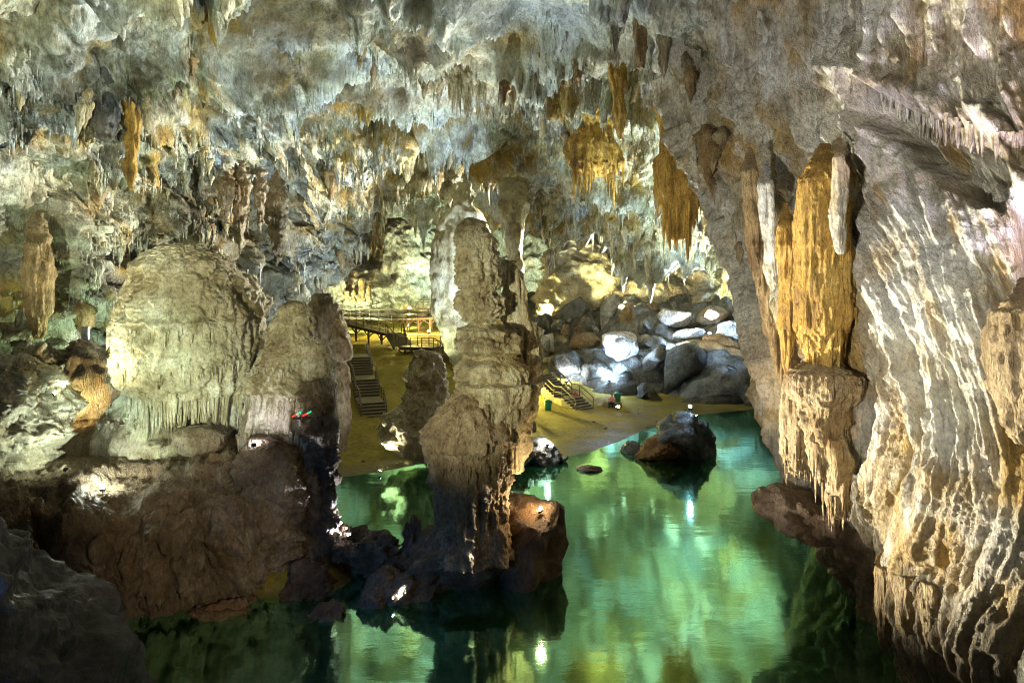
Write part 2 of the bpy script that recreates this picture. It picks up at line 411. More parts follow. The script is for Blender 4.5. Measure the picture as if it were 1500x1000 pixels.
# broad relief, then terraces with fringed lips, then drip spikes pointing straight down
P += N * (1.6 * perlin(P * .11 + 5) + .9 * fbm(P * np.array([.26, .26, .4]), 3))[..., None]
warp = 2.2 * fbm(P * .085 + 40, 3) + .35 * perlin(P * .6 + 9)
s = (P[..., 2] * .50 - P[..., 1] * .10 + P[..., 0] * .10 + warp) * .46
tr = s - np.floor(s)
lip = np.exp(-((tr - .10) / .12) ** 2)
ter = np.where(tr < .08, tr / .08, 1 - (tr - .08) / .92)
k_ter = smooth(-.45, .2, perlin(P * .12 + 70))
P += (N * .75 + np.array([0, -.35, -.45])) * (ter * 2.9 * k_ter)[..., None]
qx, qy = P[..., 0] + .3 * perlin(P * .9), P[..., 1] * .8 + P[..., 2] * .45 + .3 * perlin(P * .9 + 30)
patch = smooth(-.1, .6, .9 * perlin(P * .2 + 12) + .85 * lip * k_ter - .02 + .25 * smooth(45, 30, P[..., 1]))
c0 = cones(qx + .8 * perlin(P * .35), qy + .8 * perlin(P * .35 + 9), 5.2, 1.9, 33); c1 = cones(qx, qy, 1.5, .62, 3); c2 = cones(qx, qy, .62, .3, 9)
down = patch * (1.7 * c1 + .95 * c2) * (1 + .8 * c0) + 2.2 * c0 * smooth(-.5, .2, perlin(P * .1 + 22))
P[..., 2] -= down
P[..., 1] -= .2 * down
vert = smooth(.35, .8, np.hypot(N[..., 0], N[..., 1]))
s_h = P[..., 0] * .9 - P[..., 1] * .5 * np.sign(P[..., 0] + 1e-3) * smooth(18, 4, np.abs(P[..., 0]))
P += N * (vert * (1.5 * drapes(P[..., 0] + .3 * perlin(P * .4), P[..., 2], 1.9, 2.6, .8, 4.0, 41) + .5 * drapes(P[..., 0] * 1.0, P[..., 2], .8, 1.3, .32, 1.8, 47)))[..., None]
steep = .34 + .66 * smooth(.05, .8, patch)
w_ = .35 * perlin(P * .5)
fl = np.abs(perlin(np.stack([P[..., 0] * 1.3 + w_, P[..., 1] * 1.0, P[..., 2] * .22], -1)))
fl2 = np.abs(perlin(np.stack([P[..., 0] * 3.4 + w_, P[..., 1] * 2.2, P[..., 2] * .4 + 7], -1)))
fl3 = np.abs(perlin(np.stack([P[..., 0] * 7, P[..., 1] * 4, P[..., 2] * .9 + 3], -1)))
P += N * (steep * (.7 * fl + .36 * fl2 + .16 * fl3) - .2)[..., None]
P += N * (.2 * fbm(P * np.array([1.3, 1.3, 1.6]), 4) + .16 * billow(P * 1.1 + 60, 3) * (1 - steep))[..., None]
och = np.zeros(px.shape, np.float32); brn = och.copy(); pal = och.copy()
for poly, so in (([(275, 5), (350, 20), (365, 48), (285, 55)], 12), ([(555, 150), (620, 165), (640, 190), (560, 190)], 12), ([(660, 195), (800, 205), (800, 230), (680, 235)], 14),
                 ([(170, 120), (205, 120), (215, 270), (175, 280)], 12), ([(480, 130), (550, 125), (545, 150), (480, 152)], 8), ([(800, 60), (860, 60), (860, 120), (815, 120)], 12),
                 ([(985, 170), (1090, 150), (1130, 260), (1060, 300)], 20), ([(0, 330), (60, 340), (50, 480), (0, 470)], 20), ([(120, 330), (165, 330), (160, 470), (110, 470)], 14)):
    och = np.maximum(och, polymask(px, py, poly, so) * .9)
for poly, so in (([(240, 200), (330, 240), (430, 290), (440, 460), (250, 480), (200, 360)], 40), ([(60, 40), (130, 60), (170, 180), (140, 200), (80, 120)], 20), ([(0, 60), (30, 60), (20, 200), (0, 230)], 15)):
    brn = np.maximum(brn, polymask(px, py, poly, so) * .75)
nz = perlin(P * .5 + 3)
och *= smooth(-.5, .1, nz)
sl_ = (1 - smooth(.1, .7, patch))
band = np.exp(-((tr - .62) / .22) ** 2)
och = np.maximum(och, .8 * band * smooth(.0, .4, perlin(P * np.array([.05, .08, .2]) + 33) + .35 * perlin(P * np.array([.6, .6, .25]))))
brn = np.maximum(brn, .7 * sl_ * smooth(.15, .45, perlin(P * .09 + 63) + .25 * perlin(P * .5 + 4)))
pal = .8 * smooth(.1, .45, perlin(P * .1 + 83) + .3 * perlin(P * .6 + 14)) * (1 - och) * (1 - brn)
CEIL = P; CEILN = N; CEIL_PATCH = patch * (0.3 + c1)
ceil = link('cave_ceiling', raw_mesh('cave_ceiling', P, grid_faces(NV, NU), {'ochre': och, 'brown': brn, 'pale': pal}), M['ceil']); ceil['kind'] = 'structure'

# ---------------------------------------------------------------- back wall
COLS = [
 (330,  [(120, 84), (330, 84), (430, 82), (540, 76)]),
 (430,  [(150, 96), (330, 97), (410, 96), (500, 90)]),
 (520,  [(180, 108), (330, 110), (410, 108), (480, 102)]),
 (640,  [(180, 112), (330, 113), (410, 110), (475, 105)]),
 (760,  [(180, 108), (330, 106), (420, 100), (490, 93)]),
 (880,  [(200, 98), (340, 95), (420, 88), (520, 80)]),
 (1000, [(220, 92), (370, 86), (450, 80), (560, 72)]),
 (1100, [(240, 84), (390, 78), (480, 74), (610, 66)]),
 (1220, [(240, 76), (400, 70), (500, 67), (640, 60)]),
 (1360, [(240, 68), (400, 62), (500, 60), (680, 54)])]
P = lattice(COLS, 150, 330); N = normals(P)
P += N * (3.2 * perlin(P * .075 + 8) + 1.8 * fbm(P * .16 + 3, 4))[..., None]
st = P[..., 2] * .55 + 1.2 * perlin(P * .12); ste = np.abs((st - np.floor(st)) - .5)
P += N * (.9 * ste * smooth(-.2, .4, perlin(P * .1 + 20)) + .6 * billow(P * .5, 3))[..., None]
bw = link('back_wall', raw_mesh('back_wall', P, grid_faces(150, 330)), M['back']); bw['kind'] = 'structure'
# ---------------------------------------------------------------- rocky slope under the boulders
COLS = [
 (765,  [(430, 90), (470, 84), (520, 76), (560, 68), (620, 63)]),
 (830,  [(420, 88), (460, 81), (510, 73), (560, 67.5), (612, 64)]),
 (900,  [(420, 86), (455, 79), (505, 71), (555, 66), (605, 63)]),
 (980,  [(420, 83), (455, 77), (500, 70), (550, 65), (603, 62)]),
 (1060, [(420, 80), (455, 75), (500, 69), (550, 64.5), (603, 61.5)]),
 (1140, [(420, 76), (455, 72), (500, 67), (550, 63), (605, 60)]),
 (1260, [(400, 70), (450, 66), (500, 62), (560, 59), (620, 56)])]
P = lattice(COLS, 130, 260); N = normals(P)
P += N * (1.5 * fbm(P * .17, 5) + .5 * np.abs(perlin(P * np.array([.2, .2, .55]))) - .8)[..., None]
o = link('rock_slope', raw_mesh('rock_slope', P, grid_faces(130, 260)), M['darkrock']); o['kind'] = 'structure'

# ---------------------------------------------------------------- right flowstone wall
COLS_R = [  # rows: py from the roof down to the water; columns from the hidden back edge to the right
 (-420, [(860, 40), (880, 36), (960, 31), (1080, 26), (1220, 22), (1400, 19), (1620, 16.5), (1900, 14)]),
 (-60,  [(960, 46), (930, 39), (1000, 34), (1110, 29), (1240, 24.5), (1400, 20.5), (1620, 17.5), (1900, 15)]),
 (100,  [(1000, 48), (965, 40), (1030, 35), (1130, 29), (1250, 24), (1400, 20.5), (1600, 17.5), (1880, 15)]),
 (220,  [(1060, 46), (1010, 38), (1070, 33), (1150, 27.5), (1260, 23), (1400, 19.5), (1600, 17), (1880, 15)]),
 (340,  [(1130, 42), (1070, 33.5), (1110, 29.5), (1170, 25.5), (1265, 21.5), (1400, 18.7), (1600, 16.5), (1880, 15)]),
 (460,  [(1180, 38), (1118, 29.5), (1145, 26.8), (1195, 24), (1280, 20.8), (1405, 18.2), (1600, 16.2), (1880, 15)]),
 (580,  [(1200, 36), (1150, 27.5), (1168, 25.5), (1210, 23), (1290, 20.3), (1410, 17.9), (1600, 16), (1880, 14.5)]),
 (700,  [(1215, 34), (1172, 27), (1190, 25), (1225, 22.8), (1295, 20), (1410, 17.6), (1600, 15.6), (1880, 14)]),
 (800,  [(1260, 33), (1225, 26.5), (1240, 24.8), (1270, 22.6), (1325, 20), (1420, 17.4), (1600, 15.2), (1880, 13.5)]),
 (920,  [(1290, 31), (1252, 26), (1268, 24.2), (1300, 22), (1360, 19.5), (1440, 17.2), (1600, 14.8), (1880, 13)]),
 (1120, [(1300, 29), (1268, 24.5), (1290, 22.6), (1330, 20.6), (1390, 18.6), (1460, 16.8), (1600, 14.4), (1880, 12.6)])]
Cc = np.array([[at(x, yy, d) for x, d in row] for yy, row in COLS_R])
NVR, NUR = 560, 530
P = np.einsum('ai,bj,ijk->abk', crw(Cc.shape[0], NVR, (.8, 9.6, .94)), crw(Cc.shape[1], NUR, (.35, 5.7, .95)), Cc)
N = normals(P, (2, 0, CAM_H))
# keep outward normals consistent over the wrapped back edge
px, py = pix(P)
a = np.concatenate([[0], np.cumsum(np.linalg.norm(np.diff(P[NVR // 2, :, :], axis=0), axis=1))])[None, :] + 0 * px
z = P[..., 2]
P += N * (.7 * perlin(P * .2 + 5))[..., None]
kk = .36 * smooth(8, 15, a) * smooth(2, 9, z) * (1 - .6 * smooth(16, 21, z))
sl = a + kk * (z - 12) + .25 * perlin(np.stack([a * .3, z * .12, a * 0 + 3], -1))
zj = z + .5 * perlin(np.stack([a * .8, z * .2, a * 0], -1))
def ab(fx, fz, o_): return np.abs(perlin(np.stack([sl * fx + o_, z * fz, a * 0 + o_], -1)))
D0 = drapes(sl, zj, 3.0, 6.0, 1.5, 15.0, 51, .14, .6)
D1 = drapes(sl, zj, 1.3, 4.0, .6, 9.0, 57, .12, .6)
D2 = drapes(sl, zj, .55, 2.4, .24, 4.5, 63, .12, .6)
m2 = smooth(-.5, .3, perlin(np.stack([sl * .5, z * .25, a * 0 + 9], -1))); m3 = smooth(-.3, .4, perlin(np.stack([sl * .4, z * .3, a * 0 + 19], -1)))
dw = 1.5 * D0 + .95 * D1 + .4 * D2 + .55 * ab(2.1, .035, 7.7) * (.3 + .7 * m2) + .36 * ab(4.8, .06, 9.1) * (.3 + .7 * m3) + .09 * ab(11, .3, 5.2) - 1.45
# up where the wall leans out into the roof the folds follow the true distance along it
a2 = np.concatenate([np.zeros((NVR, 1)), np.cumsum(np.linalg.norm(np.diff(P[..., :2], axis=1), axis=2), axis=1)], 1); a2 = a2 - a2[:, NUR // 2:NUR // 2 + 1] + 12.0
def ab2(fx, fz, o_): return np.abs(perlin(np.stack([a2 * fx + o_, z * fz, a * 0 + o_], -1)))
du_ = 1.0 * drapes(a2, zj, 2.4, 4.0, 1.2, 8.0, 151, .1, .7) + 1.2 * drapes(a2, zj, 1.1, 2.4, .55, 5.0, 157, .1, .7) + .7 * drapes(a2, zj, .5, 1.6, .24, 3.0, 163, .1, .7) + .4 * ab2(2.6, .05, 3.3) + .3 * ab2(5.5, .1, 6.1) - 1.5
wt_ = smooth(12.5, 16.0, z)
P += N * (dw * (1 - wt_) + du_ * wt_)[..., None]
P += N * (.10 * fbm(P * .9 + 4, 3))[..., None]
# alcove under the upper drapery, and the black mouth at the right edge
alc = polymask(px, py + 10 * perlin(P * 1.2), [(1240, 112), (1265, 122), (1340, 165), (1420, 188), (1455, 210), (1465, 250), (1450, 285), (1420, 280), (1365, 255), (1300, 205), (1252, 165)], 12)
mouth = polymask(px, py, [(1478, 290), (1560, 260), (1600, 480), (1482, 470)], 12)
P += N * (-1.7 * alc - 2.2 * mouth)[..., None]
lipm = polymask(px, py, [(1180, 92), (1250, 96), (1420, 150), (1530, 165), (1530, 205), (1440, 190), (1330, 160), (1240, 112)], 10)
P += N * (.35 * lipm)[..., None]
# smooth diagonal slab below the alcove
slab = polymask(px, py, [(1225, 150), (1300, 225), (1420, 300), (1450, 420), (1440, 520), (1330, 380), (1240, 240)], 25)
P += N * (.3 * slab)[..., None]
P += N * (.10 * fbm(P * 2.2, 4) + .05 * billow(P * 5, 2))[..., None]
och = np.zeros(px.shape, np.float32); brn = och.copy(); pal = och.copy()
for poly, so in (([(1418, 0), (1520, -20), (1520, 70), (1450, 40)], 14), ([(1085, 130), (1130, 140), (1165, 270), (1120, 280)], 16), ([(1040, 200), (1090, 200), (1150, 320), (1120, 420), (1080, 320)], 18),
                 ([(1120, 230), (1245, 220), (1262, 560), (1150, 720), (1130, 500)], 30), ([(1290, 640), (1400, 700), (1420, 860), (1290, 900)], 40), ([(1470, 560), (1530, 560), (1530, 760), (1440, 740)], 25), ([(1290, 245), (1370, 250), (1350, 290), (1300, 280)], 10)):
    och = np.maximum(och, polymask(px, py, poly, so) * .8)
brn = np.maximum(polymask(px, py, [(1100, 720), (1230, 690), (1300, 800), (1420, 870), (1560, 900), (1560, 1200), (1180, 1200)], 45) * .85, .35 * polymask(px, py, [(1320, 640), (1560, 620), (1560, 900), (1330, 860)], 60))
pal = .75 * polymask(px, py, [(1200, 60), (1300, 180), (1430, 330), (1420, 560), (1300, 620), (1240, 460), (1300, 400), (1200, 200)], 40) * smooth(-.4, .3, perlin(P * .6))
och *= smooth(-.5, .2, perlin(P * .8 + 3))
def streak(f, o_, lo, hi): return smooth(lo, hi, perlin(np.stack([sl * f + o_, z * .05, a * 0 + o_], -1)) + .25 * perlin(P * .6 + o_))
brn = np.maximum(brn, .4 * streak(2.2, 4, .12, .45)); brn = np.maximum(brn, .3 * streak(5.5, 14, .15, .5))
och = np.maximum(och, .7 * streak(.9, 24, .18, .5)); pal = np.maximum(pal, .6 * streak(1.6, 34, .1, .5))
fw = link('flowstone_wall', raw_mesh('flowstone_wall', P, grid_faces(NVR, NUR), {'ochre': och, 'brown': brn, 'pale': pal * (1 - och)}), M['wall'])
tag(fw, 'huge pale fluted flowstone wall with slanting folds rising from the lake to the roof', 'rock wall')
RW = P

# ---------------------------------------------------------------- left rock shelf
COLS = [
 (-380, [(560, 27), (640, 22), (700, 18.5), (750, 16.5), (820, 16), (900, 16.3), (980, 17), (1100, 20)]),
 (-150, [(570, 31), (640, 26), (695, 22.5), (745, 20), (820, 19.3), (910, 19.8), (985, 21), (1080, 24)]),
 (0,    [(575, 34), (640, 29), (690, 26), (745, 23), (820, 22), (905, 22.4), (960, 23.5), (1010, 27)]),
 (120,  [(580, 36), (640, 30.5), (690, 27), (745, 24.3), (810, 23.3), (885, 23.8), (925, 25), (960, 29)]),
 (240,  [(585, 37), (640, 31), (690, 27.5), (740, 24.8), (800, 23.9), (865, 24.4), (900, 25.6), (930, 30)]),
 (340,  [(590, 37), (640, 31.5), (685, 28), (730, 25.6), (780, 24.8), (830, 25.2), (860, 26.3), (890, 31)]),
 (410,  [(600, 37), (640, 32.5), (675, 29.5), (720, 27.2), (765, 26.4), (800, 26.8), (825, 27.8), (860, 32)]),
 (446,  [(610, 38), (640, 34.5), (670, 32), (715, 29.5), (760, 28.8), (795, 29), (815, 29.8), (850, 34)])]
P = lattice(COLS, 230, 300); N = normals(P)
px, py = pix(P); zz = P[..., 2]
P += N * (.7 * perlin(P * .22 + 9) + .45 * fbm(P * .6 + 2, 4))[..., None]
front = smooth(730, 790, py)
stra = P[..., 2] * 1.5 + .8 * perlin(P * .35); ss = np.abs(stra - np.floor(stra) - .5)
P += N * ((1 - .5 * front) * .38 * ss + front * (1.25 * billow(P * np.array([.75, .75, .3]), 3) - .3) + .3 * billow(P * np.array([2.0, 2.0, 1.2]), 3) - front * .35 * (1 - smooth(0, .12, np.abs(perlin(P * np.array([.9, .9, .35]) + 77)))))[..., None]
P[..., 2] -= front * .9 * cones(P[..., 0], P[..., 1] * .6 + P[..., 2] * .2, 1.3, .8, 21)
pal = .5 * polymask(px, py, [(60, 640), (200, 640), (240, 690), (100, 720), (20, 700)], 25)
sh = link('rock_shelf', raw_mesh('rock_shelf', P, grid_faces(230, 300), {'pale': pal, 'brown': front * .4}), M['shelf'])
tag(sh, 'broad brown rock shelf with ragged overhanging edge, carrying the pale domed stalagmite', 'rock shelf')

# unseen rock ledge added below the camera to carry the front fill lamps
gx_, gy_ = np.meshgrid(np.linspace(-14, 9, 120), np.linspace(-9, 2.2, 60))
zz_ = 10.1 + .25 * fbm(np.stack([gx_, gy_, gx_ * 0], -1) * .5, 4) - 6 * smooth(1.0, 2.2, gy_ + .4 * np.sin(gx_)) - .04 * np.maximum(-gx_ - 3, 0) ** 2
o = link('lamp_ledge', raw_mesh('lamp_ledge', np.stack([gx_, gy_, zz_], -1), grid_faces(60, 120)), M['shelf']); o['kind'] = 'structure'
# ---------------------------------------------------------------- radial formations from silhouettes
def outline_tube(rows, d, nth=160, nz=200, seed=0, flute=.12, ff=2.2, rough=.08, rf=1.6, depth=.9, popcorn=.03, tilt=0, attrs=None, linear=True, flute_stretch=.12, tier=0):
    """rows of (py, left px, right px[, extra d]); a closed body of real thickness standing at distance d"""
    nth, nz = int(nth * (.64 if nth > 100 else .8)), int(nz * (.66 if nz > 100 else .85))
    rr = np.array([[r[0], r[1], r[2], (r[3] if len(r) > 3 else 0)] for r in rows], float)
    seg = np.concatenate([[0], np.cumsum(np.hypot(np.diff(rr[:, 0]), np.diff(rr[:, 2] - rr[:, 1]) * .5))])
    t = np.linspace(0, seg[-1], nz)
    pyv, xl, xr, ed = (np.interp(t, seg, rr[:, k]) for k in range(4))
    if not linear:
        kern = np.ones(5) / 5
        pad = lambda v: np.convolve(np.pad(v, 2, mode='edge'), kern, 'valid')
        pyv, xl, xr, ed = pad(pyv), pad(xl), pad(xr), pad(ed)
    dd = d + ed
    cx = ((xl + xr) / 2 - 750) / F * dd; rx = np.maximum((xr - xl) / 2 / F * dd, .01); zc = CAM_H - (pyv - HOR) / F * dd
    th = np.linspace(0, 2 * math.pi, nth, endpoint=False)
    ct, sn = np.cos(th)[None, :], np.sin(th)[None, :]
    Rr = rx[:, None]
    Pp = np.stack([cx[:, None] + Rr * ct, dd[:, None] + Rr * depth * sn, zc[:, None] + 0 * ct], -1)
    off = seed * 13.7
    fade = smooth(0, .35, Rr / max(rx.max(), 1e-3))
    wob = .3 * perlin(Pp * .8 + off)
    fl_ = np.abs(perlin(np.stack([Pp[..., 0] * ff + wob, Pp[..., 1] * ff + wob, Pp[..., 2] * ff * flute_stretch], -1) + off))
    fl2 = np.abs(perlin(np.stack([Pp[..., 0] * ff * 2.6, Pp[..., 1] * ff * 2.6, Pp[..., 2] * ff * flute_stretch * 2], -1) + off + 5))
    disp = flute * (fl_ * 1.6 + fl2 * .7 - .55) + rough * fbm(Pp * rf + off, 4) + popcorn * billow(Pp * 5 + off, 2)
    if tier:
        tz = Pp[..., 2] / tier + .8 * perlin(Pp * .55 + off + 3) + .2 * perlin(Pp * 1.9 + off); tq = tz - np.floor(tz)
        disp = disp + .15 * tier * (1 - tq) * smooth(0, .15, tq) * smooth(-.5, .3, perlin(Pp * .9 + off + 40))
    disp = disp - (disp.mean() if (tier or popcorn > .08) else 0)
    disp = disp * (0.25 + .75 * fade)
    dirv = np.stack([ct + 0 * Rr, sn + 0 * Rr, 0 * ct + 0 * Rr], -1)
    Pp = Pp + dirv * disp[..., None]
    Pp[..., 2] += .4 * rough * fbm(Pp * rf + off + 30, 2)
    return Pp
def tube_mesh(name, Pp, attrs=None):
    nz, nth = Pp.shape[:2]
    V = Pp.reshape(-1, 3); Fq = grid_faces(nz, nth, True)
    top = Pp[0].mean(0); bot = Pp[-1].mean(0); n0 = len(V)
    V = np.concatenate([V, [top, bot]])
    i = np.arange(nth); j = (i + 1) % nth
    capt = np.stack([j, i, np.full(nth, n0), np.full(nth, n0)], -1); capb = np.stack([(nz - 1) * nth + i, (nz - 1) * nth + j, np.full(nth, n0 + 1), np.full(nth, n0 + 1)], -1)
    me = bpy.data.meshes.new(name)
    quads = Fq; tris = np.concatenate([capt[:, :3], capb[:, :3]])
    nl = len(quads) * 4 + len(tris) * 3
    me.vertices.add(len(V)); me.vertices.foreach_set('co', np.ascontiguousarray(V, np.float32).ravel())
    me.loops.add(nl); me.loops.foreach_set('vertex_index', np.concatenate([quads.ravel(), tris.ravel()]).astype(np.int32))
    me.polygons.add(len(quads) + len(tris))
    tot = np.concatenate([np.full(len(quads), 4), np.full(len(tris), 3)]).astype(np.int32)
    me.polygons.foreach_set('loop_total', tot); me.polygons.foreach_set('loop_start', np.concatenate([[0], np.cumsum(tot)[:-1]]).astype(np.int32))
    me.polygons.foreach_set('use_smooth', np.ones(len(tot), bool))
    for an, av in (attrs or {}).items():
        at_ = me.attributes.new(an, 'FLOAT', 'POINT'); at_.data.foreach_set('value', np.ascontiguousarray(np.append(av.ravel(), [0, 0]), np.float32))
    me.update(calc_edges=True); me.validate()
    return me
def tube_obj(name, rows, d, mat, parent=None, label=None, cat=None, group=None, **kw):
    Pp = outline_tube(rows, d, **kw)
    me = tube_mesh(name, Pp)
    o = link(name, me, M[mat], parent)
    if label:
        base = Pp[-1].mean(0); local(me, base); o.location = base
        tag(o, label, cat, group)
    return o, Pp
def drip_mesh(name, tips, length, rad, seed=0, n=6, lean=.06):
    """many small hanging drips joined in one mesh"""
    tips = np.asarray(tips); m = len(tips); rg = np.random.default_rng(seed)
    length = np.broadcast_to(length, m); rad = np.broadcast_to(rad, m)
    prof = np.array([[1.25, .25], [1, -.05], [.8, -.4], [.55, -.75], [.12, -1]])
    th = np.linspace(0, 2 * math.pi, n, endpoint=False)
    ring = np.stack([np.cos(th), np.sin(th)], -1)
    L = rg.uniform(-lean, lean, (m, 2))
    Vv = np.zeros((m, len(prof), n, 3), np.float32)
    for k, (r, t) in enumerate(prof):
        rj = rad * r * rg.uniform(.8, 1.2, m)
        Vv[:, k, :, :2] = tips[:, None, :2] + ring[None] * rj[:, None, None] + (L * (t * length)[:, None])[:, None, :]
        Vv[:, k, :, 2] = (tips[:, 2] + t * length)[:, None]
    idx = np.arange(len(prof) * n).reshape(len(prof), n); idx2 = np.concatenate([idx, idx[:, :1]], 1)
    q = np.stack([idx2[:-1, :-1], idx2[1:, :-1], idx2[1:, 1:], idx2[:-1, 1:]], -1).reshape(-1, 4)
    Fq = (np.arange(m)[:, None, None] * len(prof) * n + q[None]).reshape(-1, 4)
    return raw_mesh(name, Vv, Fq)
def fringe_at(Pp, row_frac, n, lmin, lmax, rad, seed, front=True, jitter=.03, arc=None):
    rg = np.random.default_rng(seed); nz, nth = Pp.shape[:2]
    a0, a1 = arc or ((math.pi * .95, math.pi * 2.05) if front else (0, 2 * math.pi))
    th = rg.uniform(a0, a1, n); ci = ((th / (2 * math.pi)) % 1 * nth).astype(int)
    ri = np.clip(((row_frac + rg.normal(0, jitter, n)) * nz).astype(int), 0, nz - 1)
    pts = Pp[ri, ci].copy()
    wv = .5 + .5 * np.sin(th * 9 + seed) * np.sin(th * 23 + 2 * seed)
    return pts, lmin + (lmax - lmin) * rg.random(n) ** 1.4 * (.4 + 1.0 * wv), rg.uniform(.5, 1.5, n) * rad

# ---- central column
cp = at(705, 845, 27)
colT = thing('stone_column', 'tall knobbly brown stalagmite column standing in the lake, with bulbous top and rocky foot', 'stalagmite', V3(cp))
def part_tube(root, name, rows, d, mat, **kw):
    Pp = outline_tube(rows, d, **kw); me = tube_mesh(name, Pp); local(me, root.location)
    return link(name, me, M[mat], root), Pp
part_tube(colT, 'upper_shaft', [(320, 684, 696), (323, 677, 704), (332, 671, 714), (350, 668, 724), (380, 667, 731), (405, 666, 734), (418, 669, 730), (428, 676, 722), (445, 685, 715)], 26.7, 'column', seed=1, nth=240, nz=220, flute=.15, ff=2.4, rough=.13, rf=1.8, flute_stretch=.5, tier=.55, popcorn=.12)
part_tube(colT, 'middle_shaft', [(420, 688, 709), (426, 676, 723), (436, 669, 735), (450, 669, 739), (464, 680, 727), (474, 687, 721), (483, 674, 745), (500, 665, 765), (512, 668, 769), (521, 680, 753), (530, 672, 769), (545, 666, 779), (556, 670, 779), (565, 690, 751), (600, 690, 749), (640, 682, 755), (690, 686, 743)], 27.1, 'column', seed=2, nth=280, nz=300, flute=.26, ff=1.9, rough=.15, rf=1.5, flute_stretch=.2, tier=.9, popcorn=.12)
part_tube(colT, 'rear_buttress', [(380, 738, 752), (400, 735, 765), (440, 738, 774), (480, 742, 782), (530, 746, 790), (560, 748, 790), (600, 745, 782), (640, 742, 775), (690, 742, 765)], 28.4, 'column', seed=5, nth=160, nz=200, flute=.28, ff=1.8, rough=.15, rf=1.4, flute_stretch=.08, popcorn=.08)
_, PS = part_tube(colT, 'lower_skirt', [(560, 680, 700), (575, 662, 732), (595, 648, 745), (620, 630, 752), (638, 619, 755), (648, 619, 755), (654, 627, 750), (690, 631, 748), (725, 637, 742), (760, 640, 742), (785, 630, 748), (810, 618, 756)], 26.6, 'column_low', seed=3, nth=280, nz=260, flute=.26, ff=2.6, rough=.12, rf=1.8, flute_stretch=.1, tier=.8, popcorn=.1)
pts, L, r = fringe_at(PS, .50, 90, .15, .5, .05, 5, jitter=.015)
me = drip_mesh('drip_fringe', pts, L, r, 5); local(me, colT.location); o = link('drip_fringe', me, M['column_low'], colT); o['kind'] = 'stuff'
_, PM2 = part_tube(colT, 'drapery_skirt', [(552, 690, 735), (560, 670, 785), (566, 668, 787), (570, 672, 783), (610, 690, 770), (640, 705, 760)], 26.7, 'column', seed=4, nth=200, nz=120, flute=.2, ff=3.4, rough=.1, flute_stretch=.08)

# ---------------------------------------------------------------- rocks
_ico = {}
def ico(sub):
    if sub not in _ico:
        bm = bmesh.new(); bmesh.ops.create_icosphere(bm, subdivisions=sub, radius=1)
        v = np.array([x.co[:] for x in bm.verts], np.float32); f = np.array([[x.index for x in ff.verts] for ff in bm.faces], np.int32); bm.free()
        _ico[sub] = (v, f)
    return _ico[sub]
def rock_mesh(name, radii, seed, sub=5, crisp=False, angular=.5, rough=.18, cuts=9, strata=0, fine=.05, rf=1.0, flat=0, boxy=0):
    v, f = ico(sub); v = v.copy(); rg = np.random.default_rng(seed)
    if boxy:
        v = np.sign(v) * np.abs(v) ** (1 - boxy); v /= np.abs(v).max() * .92
    for k in range(cuts):                                   # plane cuts give broken faces
        n = rg.normal(size=3); n[2] *= .8; n /= np.linalg.norm(n); h = rg.uniform(.42, .8)
        d = v @ n - h
        v -= np.where(d > 0, d * min(1, angular * 1.15), 0)[:, None] * n
    q = v * 1.3 + seed * 3.1
    nrm = v / (np.linalg.norm(v, axis=1, keepdims=True) + 1e-6)
    v = v + nrm * (rough * fbm(q * rf, 3) + .5 * rough * (billow(q * 2 * rf, 3) - .4))[:, None]
    if flat: v[:, 2] = np.where(v[:, 2] > flat, flat + (v[:, 2] - flat) * .15, v[:, 2])
    v = v * np.array(radii, np.float32)
    m = float(np.mean(radii))
    if strata:
        s_ = v[:, 2] / strata + .4 * perlin(v * .7 / strata * .4); e = np.abs(s_ - np.floor(s_) - .5)
        v[:, :2] *= (1 + .1 * e)[:, None]
    v = v + nrm * (fine * m * fbm(v * 2.2 / m * 1.5 + seed, 4))[:, None]
    return raw_mesh(name, v, f, None, not crisp)
def rock(name, label, cat, px, py, d, radii, mat, rot=(0, 0, 0), seed=0, group=None, parent=None, **kw):
    me = rock_mesh(name, radii, seed, **kw)
    p = at(px, py, d)
    o = link(name, me, M[mat], None, V3(p), tuple(R(a_) for a_ in rot))
    if parent is not None:
        o.parent = parent; o.location = V3(p) - parent.location; return o
    return tag(o, label, cat, group)
# column foot
rock('foot_rock', None, None, 668, 812, 27.4, (2.5, 2.2, 1.7), 'brownrock', (0, 0, 20), 31, parent=colT, sub=5, rough=.2, cuts=10, boxy=.2, fine=.08)
rock('foot_ledge', None, None, 768, 800, 27.5, (2.35, 1.7, 2.35), 'brownrock', (0, -3, -10), 32, parent=colT, sub=5, rough=.16, cuts=9, angular=.7, flat=.70, boxy=.35, fine=.08)

# slab and thinner column behind the main column
tube_obj('rock_slab', [(268, 672, 690, 3), (300, 660, 692), (312, 648, 705), (340, 636, 715), (400, 630, 705), (460, 634, 702), (520, 655, 700), (562, 680, 700)], 66, 'dome', label='tall greenish leaning rock slab behind the bulbous column, beside the upper walkway', cat='rock slab',
         seed=7, nth=120, nz=140, flute=.35, ff=.9, rough=.3, rf=.6, depth=.5, flute_stretch=.06)
tube_obj('thin_column', [(262, 735, 772, 5), (300, 730, 774, 1), (322, 738, 770), (380, 743, 766), (440, 744, 768), (490, 740, 775), (560, 735, 785)], 60, 'column', label='slim grey column reaching the roof just behind the bulbous column', cat='column',
         seed=8, nth=90, nz=140, flute=.2, ff=1.2, rough=.2, rf=.8, flute_stretch=.08)
tube_obj('rock_pillar', [(470, 768, 782), (480, 762, 790), (520, 760, 797), (560, 757, 795), (600, 748, 785), (640, 745, 778), (668, 742, 782)], 40, 'column', label='rough dark pillar with pitted pale edge between the bulbous column and beach', cat='rock pillar',
         seed=9, nth=120, nz=150, flute=.16, ff=2, rough=.3, rf=1.4, popcorn=.12)

